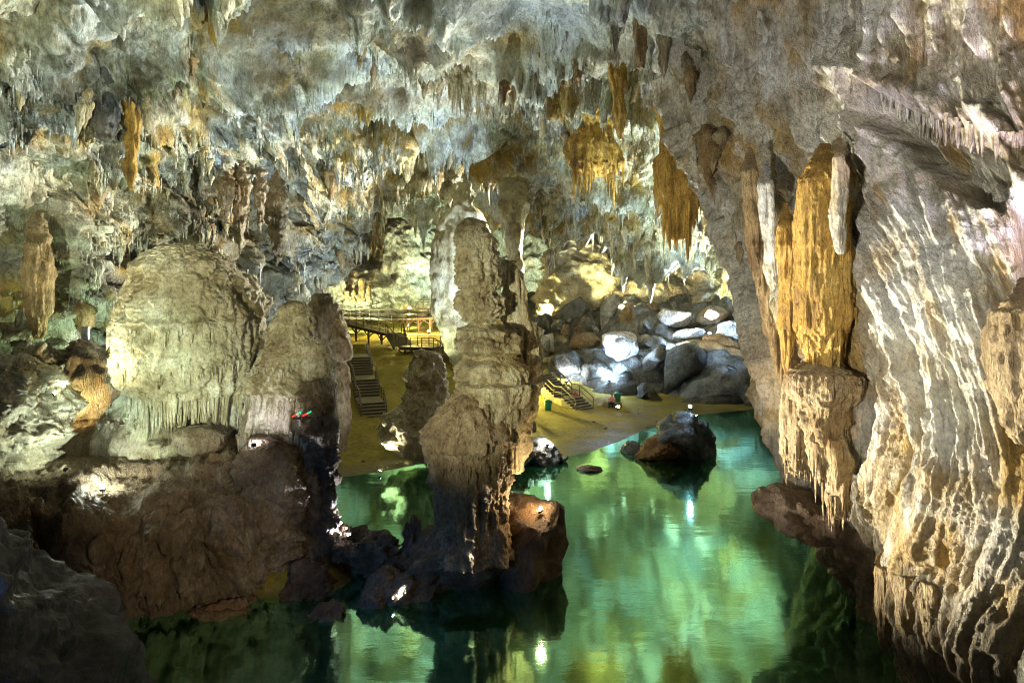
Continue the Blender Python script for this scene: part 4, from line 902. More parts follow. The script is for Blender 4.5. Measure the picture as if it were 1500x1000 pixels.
# big individual stalactites: (label, rows, d, mat, kw)
BIG = [
 ('huge golden fluted stalactite on the flowstone wall above the mushroom tier', [(245, 1185, 1230), (270, 1172, 1238), (330, 1168, 1242), (400, 1168, 1243), (450, 1166, 1246), (480, 1168, 1240), (505, 1178, 1232), (530, 1186, 1226), (552, 1190, 1222)], 23.4, 'ochre', dict(nth=220, nz=240, flute=.14, ff=4.5, rough=.05, flute_stretch=.06, popcorn=.05)),
 ('tan mushroom tier with hanging tassels under the golden stalactite', [(538, 1175, 1235), (545, 1160, 1252), (556, 1156, 1258), (575, 1160, 1254), (588, 1166, 1250), (592, 1172, 1246), (640, 1185, 1240), (690, 1195, 1235), (705, 1203, 1225)], 23.2, 'ochre_brown', dict(nth=240, nz=200, flute=.2, ff=3.6, rough=.1, flute_stretch=.07, popcorn=.07)),
 ('plump tan stalactite left of the mushroom tier over the lake', [(540, 1158, 1172), (560, 1147, 1185), (600, 1143, 1190), (650, 1144, 1190), (680, 1150, 1186), (694, 1158, 1178), (698, 1163, 1172)], 24.6, 'ochre_brown', dict(nth=140, nz=140, flute=.12, ff=4, rough=.07, flute_stretch=.1, popcorn=.06)),
 ('slim tan stalactite tassel between mushroom tier and dark rock nose', [(640, 1205, 1240), (680, 1208, 1246), (730, 1212, 1242), (752, 1218, 1236), (760, 1224, 1232)], 22.8, 'ochre_brown', dict(nth=110, nz=110, flute=.12, ff=4, rough=.07)),
 ('yellow tapering drapery strand left of the golden stalactite', [(330, 1140, 1160), (360, 1136, 1168), (420, 1142, 1170), (480, 1142, 1166), (530, 1146, 1158), (556, 1150, 1153)], 25, 'ochre', dict(nth=100, nz=140, flute=.1, ff=4.5, rough=.05, flute_stretch=.06)),
 ('long thin tan drapery strand at the outer edge of the flowstone wall', [(250, 1085, 1110), (300, 1090, 1118), (360, 1096, 1128), (420, 1108, 1136), (480, 1122, 1145), (530, 1134, 1148), (560, 1140, 1145)], 27, 'ochre_brown', dict(nth=100, nz=160, flute=.14, ff=3.6, rough=.06, flute_stretch=.06)),
 ('pale tan drapery strand between outer strand and yellow strand', [(270, 1110, 1135), (330, 1115, 1142), (400, 1124, 1146), (450, 1132, 1148), (480, 1139, 1145)], 26.3, 'wall', dict(nth=90, nz=120, flute=.14, ff=3.6, rough=.06, flute_stretch=.06)),
 ('hanging brown stalactite tip low on the wall, leftmost of three', [(830, 1284, 1310), (870, 1284, 1308), (930, 1288, 1304), (952, 1292, 1299)], 20.5, 'ochre_brown', dict(nth=70, nz=90, flute=.07, ff=6, rough=.06)),
 ('hanging brown stalactite tip low on the wall, longest of three', [(840, 1310, 1345), (880, 1311, 1342), (940, 1318, 1338), (976, 1324, 1332)], 19.6, 'ochre_brown', dict(nth=70, nz=90, flute=.08, ff=6, rough=.06)),
 ('hanging brown stalactite tip low on the wall, shortest of three', [(850, 1346, 1376), (890, 1348, 1374), (935, 1354, 1368), (950, 1358, 1364)], 19, 'ochre_brown', dict(nth=70, nz=90, flute=.08, ff=6, rough=.06)),
 ('ribbed yellow grey globe of flowstone at the edge of the black hollow', [(440, 1480, 1520), (460, 1462, 1550), (500, 1454, 1570), (550, 1456, 1570), (590, 1466, 1560), (630, 1480, 1540), (650, 1490, 1520)], 16.2, 'ochre_brown', dict(nth=200, nz=180, flute=.14, ff=4, rough=.06, flute_stretch=.12)),
 ('pale pendant stalactite in front of the diagonal fold', [(230, 1222, 1236), (250, 1222, 1240), (300, 1216, 1238), (345, 1220, 1236), (372, 1226, 1234)], 21.5, 'wall', dict(nth=80, nz=100, flute=.08, ff=5, rough=.05)),
 ('big yellow jellyfish stalactite hanging from the ceiling edge', [(212, 985, 1000), (222, 966, 1022), (240, 958, 1030), (275, 960, 1030), (300, 966, 1024), (312, 972, 1016), (345, 978, 1008), (352, 984, 1000)], 47, 'ochre', dict(nth=150, nz=140, flute=.35, ff=1.8, rough=.1, flute_stretch=.06)),
 ('golden leaf shaped stalactite hanging high before the grey alcove', [(78, 900, 908), (90, 892, 916), (110, 889, 919), (128, 894, 916), (135, 898, 912), (165, 897, 918), (195, 902, 915), (205, 906, 911)], 44, 'ochre', dict(nth=90, nz=110, flute=.2, ff=2, rough=.08)),
 ('wide golden curtain of stalactites on the ceiling', [(188, 850, 870), (196, 838, 892), (215, 830, 906), (240, 834, 910), (252, 846, 904), (258, 860, 890)], 56, 'ochre', dict(nth=150, nz=100, flute=.5, ff=1.3, rough=.12, flute_stretch=.05)),
 ('tall ochre curtain stalactite at the top of the ceiling', [(50, 818, 845), (60, 815, 858), (90, 818, 858), (112, 822, 850), (120, 830, 842)], 46, 'ochre_brown', dict(nth=110, nz=90, flute=.3, ff=1.6, rough=.1, flute_stretch=.06)),
 ('long dark ochre stalactite running off the top of the picture', [(-60, 925, 955), (20, 926, 952), (70, 930, 950), (100, 934, 944)], 38, 'ochre_brown', dict(nth=90, nz=110, flute=.25, ff=1.8, rough=.1, flute_stretch=.06)),
 ('grey brown stalactite beside the long dark ochre one', [(-60, 955, 975), (40, 962, 980), (100, 966, 978), (115, 970, 974)], 37.5, 'column', dict(nth=80, nz=90, flute=.2, ff=2, rough=.1, flute_stretch=.06)),
 ('long orange stalactite on the left wall beside a dark slab', [(110, 180, 205), (150, 182, 204), (200, 184, 200), (250, 182, 196), (278, 188, 194)], 36.5, 'ochre', dict(nth=80, nz=110, flute=.2, ff=2, rough=.12, flute_stretch=.1)),
 ('dark tilted rock slab hanging on the left wall', [(45, 90, 145), (70, 88, 158), (110, 100, 162), (160, 120, 172), (190, 136, 172), (205, 150, 168)], 35, 'darkrock', dict(nth=110, nz=110, flute=.2, ff=1.2, rough=.2)),
 ('square ochre stalactite curtain on the left ceiling', [(108, 212, 260), (116, 210, 262), (140, 214, 258), (156, 220, 254), (162, 232, 246)], 43, 'ochre_brown', dict(nth=110, nz=70, flute=.3, ff=1.6, rough=.1)),
 ('fluted yellow brown stalactite fan at the foot of the left wall', [(335, 48, 62), (360, 40, 70), (400, 36, 76), (450, 40, 72), (480, 46, 66), (496, 50, 60)], 33.5, 'ochre_brown', dict(nth=140, nz=130, flute=.2, ff=3, rough=.1, flute_stretch=.06)),
 ('rounded grey stalactite with olive face on the ceiling', [(130, 360, 384), (140, 356, 388), (160, 362, 382), (174, 368, 376)], 52, 'column', dict(nth=80, nz=60, flute=.25, ff=1.5, rough=.1)),
 ('cluster of grey brown stalactites hung together in mid ceiling', [(98, 655, 700), (110, 652, 704), (130, 660, 700), (142, 680, 698)], 54, 'column', dict(nth=100, nz=60, flute=.4, ff=1.3, rough=.15))]
for k, (x0, w, t0, t1) in enumerate([(330, 22, 262, 330), (352, 26, 262, 372), (382, 20, 270, 340), (406, 24, 275, 390)]):
    BIG.append((['stubby', 'long', 'slim', 'broad', 'crooked', 'heavy', 'knobbly', 'thin'][k] + ' dark brown drapery in the recess behind the beehive stalagmite', [(t0, x0 - w * .5, x0 + w * .5), (t0 + 12, x0 - w * .52, x0 + w * .5), ((t0 + t1) / 2, x0 - w * .42, x0 + w * .38), (t1 - 20, x0 - w * .25, x0 + w * .2), (t1, x0 - w * .05, x0 + w * .05)],
                49 + (k * 37 % 5), 'shelf', dict(nth=100, nz=110, flute=.35, ff=1.5, rough=.2, flute_stretch=.07)))
for k, (lab, rows, d, mt, kw) in enumerate(BIG):
    if rows[0][1] > 1080 and 22 < d < 28: d -= .9
    if rows[1][1] < 215: d += 1.5
    if 35 < d and rows[1][1] > 430:      # let it grow from the rock that is really above it
        w0, w1 = rows[1][1], rows[1][2]; wc, wh = (w0 + w1) / 2, (w1 - w0) / 2
        x_ = (wc - 750) / F * d
        ii = np.argmin(np.hypot(CEIL[..., 0] - x_, CEIL[..., 1] - d).ravel()); zt = CEIL.reshape(-1, 3)[ii][2] + .7
        pt = HOR - (zt - CAM_H) / d * F
        if pt < rows[1][0] - 4:
            g_ = rows[1][0] - pt; g_ = min(g_, 120)
            rows = [(rows[1][0] - g_, wc - wh * 1.7, wc + wh * 1.7), (rows[1][0] - .7 * g_, wc - wh * 1.25, wc + wh * 1.25), (rows[1][0] - .3 * g_, wc - wh * 1.0, wc + wh * 1.02)] + list(rows[1:])
    elif d > 30 and 'jellyfish' not in lab:
        w0, w1 = rows[1][1], rows[1][2]
        wc, wh = (w0 + w1) / 2, (w1 - w0) / 2; rows = [(rows[0][0] - 26, wc - wh * .3, wc + wh * .3, 2.6), (rows[0][0] - 14, wc - wh * .65, wc + wh * .65, 1.6), (rows[0][0], wc - wh * .92, wc + wh * .92, .6)] + list(rows[1:])
    elif d < 30:
        w0, w1 = rows[0][1], rows[0][2]; wc, wh = (w0 + w1) / 2, (w1 - w0) / 2
        rows = [(rows[0][0] - 34, wc - wh * .25, wc + wh * .25, 1.3), (rows[0][0] - 14, wc - wh * .7, wc + wh * .7, .6)] + list(rows)
    o, Pb = tube_obj('drapery' if 'drapery' in lab else ('flowstone_globe' if 'globe' in lab else ('rock_slab' if 'slab hanging' in lab else 'stalactite')), rows, d, mt, label=lab, cat='stalactite', seed=60 + k, **kw)
    if 'curtain' in lab or 'jellyfish' in lab or 'tier' in lab or 'cluster' in lab:
        wr = float(Pb[..., 0].max() - Pb[..., 0].min())
        pts, L, r = fringe_at(Pb, .84, 46, .1 * wr, .45 * wr, .022 * wr, 900 + k, jitter=.07)
        me = drip_mesh('drip_fringe', pts, L, r, 900 + k, n=7); local(me, o.location); f_ = link('drip_fringe', me, M[mt], o); f_['kind'] = 'stuff'
# icicle rows lit yellow white far back
rg = np.random.default_rng(29)
ic = [stal_mesh('lit_icicle', 500 + k, .075 + .02 * k, 14, 14) for k in range(4)]
for m_ in ic: m_.materials.append(M['dome'])
lipP = CEIL[-46:]; lx_, ly_ = pix(lipP)
for lo, hi, n_, lab, grp in ((840, 1000, 60, 'pale icicle stalactite in the lit row above the boulder slope', 'lit icicle row'), (420, 580, 60, 'bluish white icicle stalactite over the start of the boardwalk', 'icicles over the boardwalk'),
                             (600, 835, 40, 'pale icicle stalactite on the roof lip behind the bulbous column', 'icicles behind the column')):
    cand = np.flatnonzero(((lx_ > lo) & (lx_ < hi)).ravel())
    for k, ii in enumerate(rg.choice(cand, n_, replace=False)):
        p_ = lipP.reshape(-1, 3)[ii]; L = rg.uniform(1.0, 3.0)
        o = link('icicle_stalactite', ic[k % 4], None, None, (p_[0], p_[1] + .1, p_[2] + .3 * L), (0, 0, rg.uniform(0, 6)), (L, L, L)); tag(o, lab, 'stalactite', grp)

# ---------------------------------------------------------------- stairs, boardwalks
def rail_run(root, pts, h=1.0, gap=1.5, mat='rail', mids=1, thick=.07):
    """railing along a polyline: every post its own part, one handrail and its mid rails per run"""
    pts = [Vector(p) for p in pts]; top = MB(); mid = MB(); up = Vector((0, 0, h))
    for a_, b_ in zip(pts[:-1], pts[1:]):
        top.bar(a_ + up, b_ + up, thick * 1.3, thick)
        for m in range(mids): mid.bar(a_ + up * (m + 1) / (mids + 1), b_ + up * (m + 1) / (mids + 1), thick * .6, thick * .6)
        n = max(1, int(round((b_ - a_).length / gap)))
        for k in range(n + (b_ == pts[-1])):
            c_ = a_.lerp(b_, k / n)
            MB().box(c_ + Vector((0, 0, h / 2 - .05)), (thick * 1.2, thick * 1.2, h)).build('post', M[mat], root)
    top.build('handrail', M[mat], root); mid.build('mid_rail', M[mat], root)
def stair(name, label, p0, direction, flights, width, mat='concrete'):
    """flights: (steps, rise, tread, landing); every step is a part"""
    root = thing(name, label, 'stairs', p0)
    dv = Vector((direction[0], direction[1], 0)).normalized(); sd = Vector((dv.y, -dv.x, 0)); q = Matrix((dv, -sd, Vector((0, 0, 1)))).transposed()
    s_ = 0; z_ = 0; path = [(0, 0)]
    for n, rise, tread, land in flights:
        for k in range(n):
            z_ += rise
            MB().box(dv * (s_ + tread / 2) + Vector((0, 0, z_ - rise / 2 - .35)), (tread + .03, width, rise + .7), q).build('step', M['wood'], root)
            MB().box(dv * (s_ + tread / 2 - .02) + Vector((0, 0, z_ - .005)), (tread + .05, width + .02, .05), q).build('tread', M[mat], LAST[0])
            s_ += tread
        path.append((s_, z_))
        if land:
            MB().box(dv * (s_ + land / 2) + Vector((0, 0, z_ - .4)), (land + .02, width, .8), q).build('landing', M[mat], root)
            s_ += land; path.append((s_, z_))
    for sg in (-1, 1):
        rail_run(root, [dv * a_ + sd * sg * (width / 2 - .06) + Vector((0, 0, b_)) for a_, b_ in path], 1.0, 1.6, 'rail')
    return root
p0 = at(548, 622, 52); z0 = floor_z(p0[0], p0[1])
stair('stairway', 'long dark stairway climbing the left sand bank in three flights', (p0[0], p0[1], .95), (-4.4, 13.0), [(5, .19, .34, 2.4), (6, .19, .34, 2.4), (7, .19, .34, 2.0)], 2.0)
stair('stairway', 'short railed stairway rising from the beach beside the grey boulders', (6.15, 57.8, .38), (-.62, .79), [(5, .17, .34, 1.0), (9, .17, .34, 1.6)], 2.2)

bwT = thing('boardwalk', 'dark timber boardwalk on trestle posts crossing the left bank', 'boardwalk', (0, 0, 0))
A_ = V3(at(470, 462, 84)); B_ = V3(at(578, 488, 77)); 
def deck(root, a_, b_, w, t=.16):
    d_ = (b_ - a_); L = d_.length; n = max(1, int(L / .45)); q = d_.to_track_quat('X', 'Z').to_matrix()
    mb = MB()
    for k in range(n): mb.box(a_ + d_ * ((k + .5) / n), (L / n - .03, w, .06), q)
    o = mb.build('deck', M['wood'], root); o['kind'] = 'stuff'
    sd = Vector((d_.y, -d_.x, 0)).normalized()
    for s_ in (-1, 1): MB().bar(a_ + sd * s_ * w * .42 - Vector((0, 0, .17)), b_ + sd * s_ * w * .42 - Vector((0, 0, .17)), .14, .26).build('beam', M['wood'], root)
    return sd
def trestle(root, a_, b_, w, n):
    sd = Vector(((b_ - a_).y, -(b_ - a_).x, 0)).normalized()
    for k in range(n):
        c_ = a_.lerp(b_, (k + .5) / n)
        for s_ in (-1, 1):
            t_ = c_ + sd * s_ * w * .4; g_ = float(floor_z(t_.x, t_.y)) - .4
            MB().box((t_.x, t_.y, (t_.z - .2 + g_) / 2), (.2, .2, max(.3, t_.z - .2 - g_))).build('support_post', M['wood'], root)
        t_ = c_ + sd * w * .4; g_ = max(float(floor_z(t_.x, t_.y)), t_.z - 2.2)
        d_ = (b_ - a_).normalized() * .8
        m = MB(); m.bar(t_ + Vector((0, 0, -.9)), t_ + d_ + Vector((0, 0, -.25)), .1); m.bar(t_ + Vector((0, 0, -.9)), t_ - d_ + Vector((0, 0, -.25)), .1); m.build('brace', M['wood'], root)
sd = deck(bwT, A_, B_, 2.4); trestle(bwT, A_, B_, 2.4, 6)
for s_ in (-1, 1): rail_run(bwT, [A_ + sd * s_ * 1.15, B_ + sd * s_ * 1.15], 1.05, 1.3, 'wood', 2)
C_ = V3(at(590, 507, 73)); D_ = V3(at(640, 508, 72)); E_ = V3(at(668, 526, 68))
sd2 = deck(bwT, B_ , C_, 2.2); sd3 = deck(bwT, C_ + Vector((0, 0, .02)), D_, 2.2); trestle(bwT, C_, D_, 2.2, 3)
for k in range(8):
    c_ = D_.lerp(E_, (k + .5) / 8); MB().box(c_, (.45, 2.0, .1), (E_ - D_).to_track_quat('X', 'Z').to_matrix()).build('step', M['wood'], bwT)
for s_ in (-1, 1):
    rail_run(bwT, [B_ + sd2 * s_ * 1.0, C_ + sd3 * s_ * 1.0, D_ + sd3 * s_ * 1.0, E_ + sd3 * s_ * 1.0], 1.05, 1.3, 'wood', 1)
up = thing('walkway', 'upper timber walkway with railing in front of the yellow lit back wall', 'walkway', (0, 0, 0))
A2 = V3(at(495, 462, 92)); B2 = V3(at(590, 466, 88)); C2 = V3(at(672, 462, 88))
sdu = deck(up, A2, B2, 2.4); sdv = deck(up, B2 + Vector((0, 0, .02)), C2, 2.4); trestle(up, B2, C2, 2.4, 5)
for s_ in (-1, 1): rail_run(up, [A2 + sdu * s_ * 1.1, B2 + sdu * s_ * 1.1, C2 + sdv * s_ * 1.1], 1.05, 1.4, 'wood', 1)
fe = thing('railing', 'upper back railing in front of the yellow niche', 'railing', (0, 0, 0))
rail_run(fe, [V3(at(592, 449, 96)), V3(at(662, 451, 95))], 1.05, 1.3, 'wood', 2)
fe = thing('railing', 'pale railing along the orange sand terrace between the two walkways', 'railing', (0, 0, 0))
rail_run(fe, [V3(at(555, 473, 84)), V3(at(610, 473, 84))], 1.05, 1.6, 'steel', 1)
# ---------------------------------------------------------------- small things
def bin_(label, x, y, z):
    t = thing('litter_bin', label, 'bin', (x, y, z), 0, None)
    MB().lathe([(.24, 0), (.27, .03), (.31, .62), (.29, .66)], 16).build('body', M['greenp'], t, True)
    MB().lathe([(.34, .64), (.35, .72), (.28, .80), (.12, .86), (.05, .87)], 16).build('lid', M['greenp'], t, True)
p = at(803, 602, 57); bin_('green litter bin on the sand left of the beach stair', p[0], p[1], float(floor_z(p[0], p[1])))
p = at(904, 594, 60.5); bin_('green litter bin behind the seated person', p[0], p[1], float(floor_z(p[0], p[1])) + .15)
def skin_body(name, verts, edges, rad, mat, parent):
    me = bpy.data.meshes.new(name); me.from_pydata(verts, edges, []); me.update()
    o = link(name, me, None, parent)
    o.modifiers.new('skin', 'SKIN'); ly = me.skin_vertices[0] if me.skin_vertices else None
    if ly is None:
        return o
    for k, r_ in enumerate(rad): ly.data[k].radius = (r_, r_)
    ly.data[0].use_root = True
    s_ = o.modifiers.new('sub', 'SUBSURF'); s_.levels = 2; s_.render_levels = 2
    me.materials.append(mat); return o
def seated_person(loc, rz):
    t = thing('person', 'person in a pale red shirt and dark trousers sitting on the sand kerb', 'person', loc, rz)
    vb = [(0, 0, .42), (0, .02, .62), (0, 0, .82), (0, -.02, .95), (0, -.04, 1.03), (0, -.05, 1.14),
          (.2, 0, .86), (.26, -.16, .64), (.12, -.38, .56), (-.2, 0, .86), (-.26, -.16, .64), (-.12, -.38, .56)]
    eb = [(0, 1), (1, 2), (2, 3), (3, 4), (4, 5), (2, 6), (6, 7), (7, 8), (2, 9), (9, 10), (10, 11)]
    rb = [.15, .15, .16, .06, .08, .09, .07, .05, .035, .07, .05, .035]
    skin_body('body', vb, eb, rb, M['shirt'], t)
    vl = [(0, .02, .42), (.12, -.05, .42), (.16, -.45, .55), (.15, -.42, .08), (.15, -.56, .05), (-.12, -.05, .42), (-.16, -.45, .55), (-.15, -.42, .08), (-.15, -.56, .05)]
    skin_body('trousers', vl, [(0, 1), (1, 2), (2, 3), (3, 4), (0, 5), (5, 6), (6, 7), (7, 8)], [.14, .11, .08, .06, .05, .11, .08, .06, .05], M['trouser'], t)
    MB().lathe([(.02, -.13), (.06, -.12), (.085, -.05), (.09, .02), (.075, .09), (.03, .12)], 14, (0, -.06, 1.14)).build('head', M['skin'], t, True)
    MB().lathe([(.096, -.02), (.1, .04), (.085, .1), (.03, .135)], 14, (0, -.045, 1.145)).build('hair', M['hair'], t, True)
    return t
p = at(897, 601, 59); seated_person((p[0], p[1], float(floor_z(p[0], p[1])) - .05), R(-25))
p = at(897, 601, 59)
kb = MB().box((p[0], p[1] + .15, float(floor_z(p[0], p[1])) + .15), (1.6, .45, .5)).build('stone_kerb', M['concrete'], None, bevel=.03); tag(kb, 'low stone kerb under the seated person', 'kerb')
def bag(label, name, px_, py_, d_, sz, mat, sd):
    o = link(name, rock_mesh(name, sz, sd, sub=4, cuts=3, angular=.5, rough=.2, fine=.06), M[mat], None, V3(at(px_, py_, d_))); return tag(o, label, 'bag')
bag('red bundle against the railing of the beach stair', 'red_bundle', 843, 583, 61, (.38, .3, .5), 'redp', 1)
bag('orange bundle on the sand beside the seated person', 'orange_bundle', 881, 598, 59, (.22, .2, .33), 'orangep', 2)
bag('black bag between the orange bundle and the seated person', 'black_bag', 888, 600, 58.8, (.3, .2, .2), 'trouser', 3)
bag('red orange bundle on the rock at the foot of the left stairway', 'red_bundle', 571, 607, 49, (.32, .25, .2), 'orangep', 4)
t = thing('sign_box', 'small plain grey box on the left wall', 'box', V3(at(125, 488, 33)))
MB().box((0, 0, 0), (.34, .12, .62)).build('body', M['steel'], t, bevel=.01); MB().box((0, -.075, 0), (.28, .03, .54)).build('door', M['steel'], t)
for k, (x_, y_) in enumerate([(432, 607), (447, 606)]):
    t = thing('streak_light', 'small red and green light streak above the mauve drapery', 'light', V3(at(x_ , y_, 27)), 0, 'red and green lights')  # glowing bars for red and green light streaks; the bracket is added
    MB().bar((-.09, 0, -.08), (.07, 0, .01), .045).build('red_streak', emit('red_glow', (1, .03, .02), 1.6), t)
    MB().bar((.06, 0, .0), (.24, 0, .10), .04).build('green_streak', emit('green_glow', (.02, .75, .3), 1.0), t)
    MB().box((.05, .06, -.16), (.3, .06, .1)).build('bracket', M['black'], t)

# ---------------------------------------------------------------- floodlights
LENS = {}
def lamp(label, pos, target, power, col, angle=110, size=.25, blend=.6, glow=60, group=None, s=1.0, bulb=0, near=0):
    pos = Vector(tuple(float(v) for v in pos)); tg = Vector(tuple(float(v) for v in target)); dv = (tg - pos).normalized()
    t = thing('floodlight', label, 'lamp', pos, 0, group)
    q = dv.to_track_quat('Y', 'Z').to_matrix()
    MB().box((0, 0, 0), (.30 * s, .14 * s, .22 * s), q).build('housing', M['black'], t)
    MB().box(q @ Vector((0, -.07 * s, -.16 * s)), (.06 * s, .06 * s, .2 * s), q).build('bracket', M['black'], t)
    kx = (col, glow)
    if kx not in LENS: LENS[kx] = emit('lamp_glass', col, glow)
    MB().box(q @ Vector((0, .075 * s, 0)), (.26 * s, .012, .18 * s), q).build('lens', LENS[kx], t)
    ld = bpy.data.lights.new('lamp_light', 'SPOT'); ld.energy = power; ld.color = col; ld.spot_size = R(angle); ld.spot_blend = blend; ld.shadow_soft_size = size
    lo = bpy.data.objects.new('lamp_light', ld); C.objects.link(lo); lo.parent = t
    lo.location = q @ Vector((0, .14 * s + .03, 0)); lo.rotation_euler = dv.to_track_quat('-Z', 'Y').to_euler()
    if bulb:
        kb_ = (col, glow, 'b')
        if kb_ not in LENS: LENS[kb_] = emit('lamp_bulb', col, glow)
        toc = (Vector((0, 0, CAM_H)) - pos).normalized()
        MB().lathe([(bulb * math.sin(a_ * math.pi / 8), -bulb * math.cos(a_ * math.pi / 8)) for a_ in range(9)], 16, (0, 0, .1 * s + bulb)).build('bulb', LENS[kb_], t, True)
        if near:
            l2 = bpy.data.lights.new('bulb_light', 'POINT'); l2.energy = near * 1000; l2.color = col; l2.shadow_soft_size = .1
            o2 = bpy.data.objects.new('bulb_light', l2); C.objects.link(o2); o2.parent = t; o2.location = (0, 0, .2 * s + bulb * 2 + .15)
    return t
WHITE = (1, .96, .90); COOL = (.80, .90, 1.0); WARM = (1, .74, .42); YEL = (1, .82, .30); GRN = (.72, 1.0, .62); TEAL = (.6, 1, .82); VIO = (.86, .82, 1.0); LIME = (.85, 1, .45)
KW = 1000.0
bpy.context.view_layer.update()
DG = bpy.context.evaluated_depsgraph_get()
def ground_at(p, lift=.2, up=1.5):
    """drop a lamp onto the rock, sand or deck under it"""
    h = SC.ray_cast(DG, V3(p) + Vector((0, 0, up)), Vector((0, 0, -1)))
    q_ = h[1] if h[0] else V3(p)
    return (q_.x, q_.y, q_.z + lift)
def fl_(label, p, target, power, *a_, **kw):
    up = kw.pop('up', 1.5)
    return lamp(label, ground_at(at(*p), max(.2, .26 * kw.get('s', 1.0)), up), at(*target), power * KW, *a_, **kw)
# seen in the photograph
fl_('bright lamp on the brown shelf before the round tan boulder', (150, 712, 25.4), (190, 560, 29), .12, (.88, 1, .92), 150, glow=200, bulb=.07, near=.025, s=.6)
fl_('blue white lamp among the grey boulders under the marbled slab', (893, 537, 64.6), (912, 490, 70), 3, (.5, .72, 1), 130, .12, glow=150, s=.9, up=.6, bulb=.14, near=.2)
fl_('bright lamp on top of the dark rock island', (1011, 592, 44.6), (1075, 480, 70), 36, (.45, .68, 1), 18, glow=150, s=.7, up=2.5, bulb=.1, near=.03)
fl_('bright lamp on the shore rock beside the sand', (802, 634, 42.9), (900, 470, 76), 3.5, WHITE, 30, glow=150, s=.7, up=2, bulb=.1, near=.1)
fl_('warm lamp on the foot of the bulbous column', (792, 742, 26.9), (745, 640, 27.4), .3, WARM, 160, .08, glow=120, s=.6, bulb=.06, near=.05, up=3)
fl_('tiny lamp on the grey boulder above the beach stair', (830, 516, 66), (850, 480, 74), .6, COOL, 150, .1, glow=100, bulb=.1)
fl_('tiny lamp under the flat pale boulder', (994, 498, 68), (1000, 470, 74), 1.4, (.5, .7, 1), 150, .1, glow=100, bulb=.1)
fl_('lamp high in the hollow of the dark hump', (599, 341, 92), (590, 330, 100), .5, LIME, 160, .1, glow=60, up=.3, bulb=.15, near=.1)
for k, (x_, y_) in enumerate([(628, 473), (655, 477), (660, 468)]):
    fl_('small warm lamp on the orange sand terrace', (x_, y_, 84), (x_ - 5, 430, 100), .9, (1, .72, .28), 150, .1, glow=60, group='terrace lamps', bulb=.12, near=.15)
# standing behind rocks, on ledges and along the paths; camera-side ones are added fill
fl_('floodlight behind the crown of the rock island aimed at the roof lip', (1020, 600, 46.4), (1010, 240, 58), 20, (.82, 1, .90), 62, .3, up=3, s=.6)
fl_('floodlight under the flat pale boulder aimed at the ceiling above it', (1040, 500, 69), (940, 230, 56), 8, (.80, 1, .90), 74, .3, up=3)
fl_('floodlight high on the boulder slope aimed across the ceiling', (1062, 462, 73), (660, 110, 55), 125, (1, .95, .78), 82, .3, up=3)
fl_('floodlight behind the ragged crag aimed up at the ceiling', (628, 590, 49), (520, 60, 44), 15, (.76, .90, 1.0), 100, .25, up=4)
fl_('floodlight beside the beach bin aimed at the ceiling over the boardwalk', (780, 612, 54), (470, 220, 66), 20, (.66, .82, 1.0), 70, .3)
fl_('floodlight on the far sand aimed at the ceiling near the flowstone wall', (905, 600, 58), (900, 100, 45), 14, (1, .95, .84), 85, .3)
lamp('fill floodlight on the unseen added ledge aimed at the upper left wall', (-9.6, .5, 8.6), at(90, 130, 35), 24 * KW, (.92, 1, .78), 40, .2)  # out-of-frame fill added for the left wall
fl_('greenish floodlight behind the left lumps aimed at the gap', (185, 500, 35.5), (180, 370, 40), .8, GRN, 150, .2)
fl_('yellow floodlight under the ochre lump of the left ledge', (96, 560, 30), (80, 440, 35), .35, (1, .78, .36), 150, .2, s=.6)
lamp('mint fill floodlight on the unseen added ledge aimed at the foot of the beehive stalagmite', (-9.2, .9, 8.9), at(220, 565, 28), 15 * KW, (.70, 1, .84), 18, .2, blend=.9)  # added mint fill for the dome foot, source unseen
lamp('pale fill floodlight on the unseen added ledge aimed at the beehive stalagmite', (-10.4, .9, 8.2), at(285, 460, 28), 10 * KW, (1, .97, .66), 30, .25, blend=.8)  # frontal fill added to lift the dome cap
lamp('fill floodlight on the unseen added ledge aimed at the bulbous column', (-11, .9, 7.9), at(698, 500, 27), 15 * KW, (.97, .97, .72), 25, .2, blend=.9)  # added front fill so the upper column is lit
lamp('fill floodlight on the unseen added ledge aimed at the flowstone wall', (-8.6, .9, 9.2), at(1320, 220, 21), 10 * KW, (1, .97, .93), 60, .2, blend=.8)  # frontal fill added for the upper flowstone wall
fl_('violet white floodlight on the mossy ledges aimed at the mauve drapery', (372, 690, 26), (400, 590, 29), .06, VIO, 140, .15, up=1, s=.6)
fl_('cool floodlight low on the ridge lighting the craggy pillar', (512, 775, 28), (465, 690, 28), .6, (.82, .84, 1), 140, .12, s=.6)
fl_('floodlight left of the ragged crag', (556, 684, 40.7), (606, 550, 43), .6, (1, .97, .82), 60, .12, s=.5)
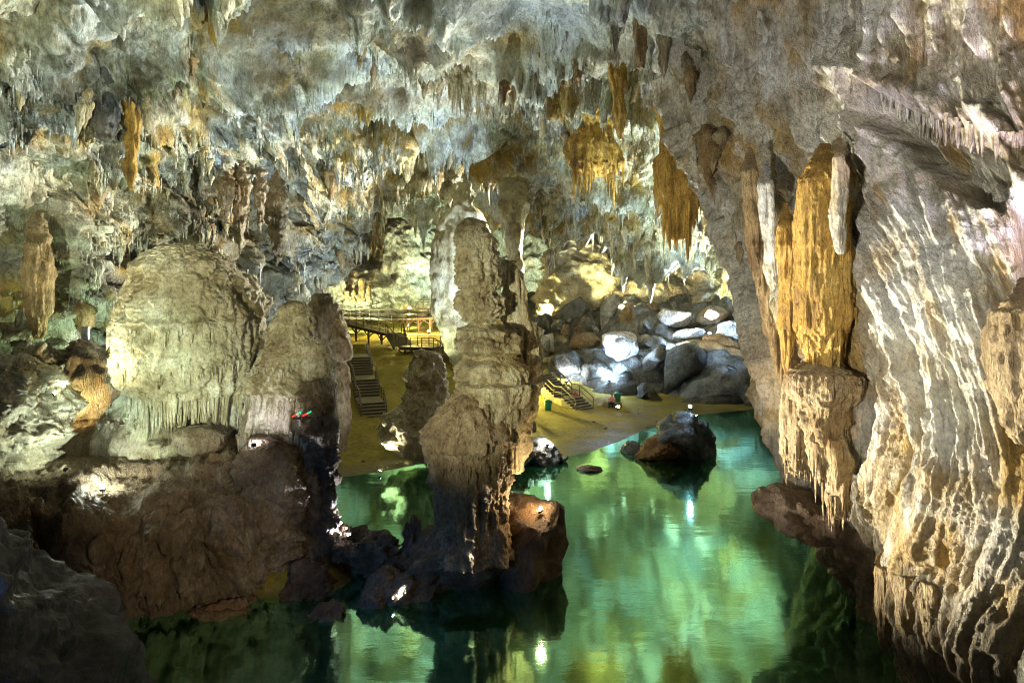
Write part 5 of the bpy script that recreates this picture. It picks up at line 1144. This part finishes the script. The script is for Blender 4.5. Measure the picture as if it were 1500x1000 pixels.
fl_('floodlight on the slanting brown rock aimed across the lake at the flowstone wall', (575, 880, 24.6), (1350, 480, 19), 26, (1, .93, .80), 58, .2, up=2, s=.3)
fl_('violet floodlight at the edge of the black hollow aimed at the upper drapery', (1560, 430, 15.4), (1330, 40, 23), 5, (.74, .66, 1), 130, .2, up=1)
fl_('yellow floodlight below the niche on the upper walkway', (622, 452, 98), (626, 420, 106), 8, YEL, 150, .2)
fl_('lime floodlight behind the boardwalk start aimed at the pale bank', (498, 452, 84), (530, 400, 100), 7, (.88, 1, .62), 140, .3)
fl_('lime floodlight at the foot of the greenish slab', (628, 540, 63), (655, 400, 66), .9, (.85, 1, .7), 100, .3)
fl_('yellow floodlight behind the rubble aimed at the back wall', (800, 448, 84), (850, 390, 95), 8, (1, .92, .42), 150, .3)
fl_('yellow floodlight behind the leaning slab aimed at the icicles', (915, 425, 78), (930, 350, 84), 6, (1, .95, .5), 150, .3)
fl_('teal floodlight on the terrace aimed at the roof of the passage', (690, 470, 88), (700, 300, 95), 13, (.7, 1, .8), 130, .4)
fl_('warm floodlight on the terrace aimed along the sand', (600, 466, 87), (590, 540, 68), 6, (1, .82, .22), 150, .3, up=3)
fl_('warm floodlight behind the slim column aimed at the beach', (735, 560, 62), (880, 620, 54), 5, (1, .86, .20), 110, .3, up=2)
fl_('added blue floodlight out of view on the foreground slope aimed down along it', (-260, 800, 11.4), (90, 960, 16), 1.3, (.10, .36, 1), 80, .2, up=4)  # added outside the view to tint the foreground rock blue
lamp('warm fill floodlight on the unseen added ledge aimed at the ragged shelf edge', (3.0, 1.0, 10.3), at(300, 790, 24.6), 4 * KW, (1, .84, .60), 19, .2, blend=.9)  # added warm fill that brings out the shelf front
fl_('small pale floodlight on the shelf aimed at the greenish flowstone slope', (96, 700, 25.4), (15, 590, 27), .14, (.86, 1, .84), 120, .15, s=.45)
fl_('yellowish floodlight on the flowstone slope aimed sideways at the beehive stalagmite', (78, 600, 26.6), (290, 430, 29.5), .6, (1, .95, .66), 80, .2, s=.5, up=2.5)
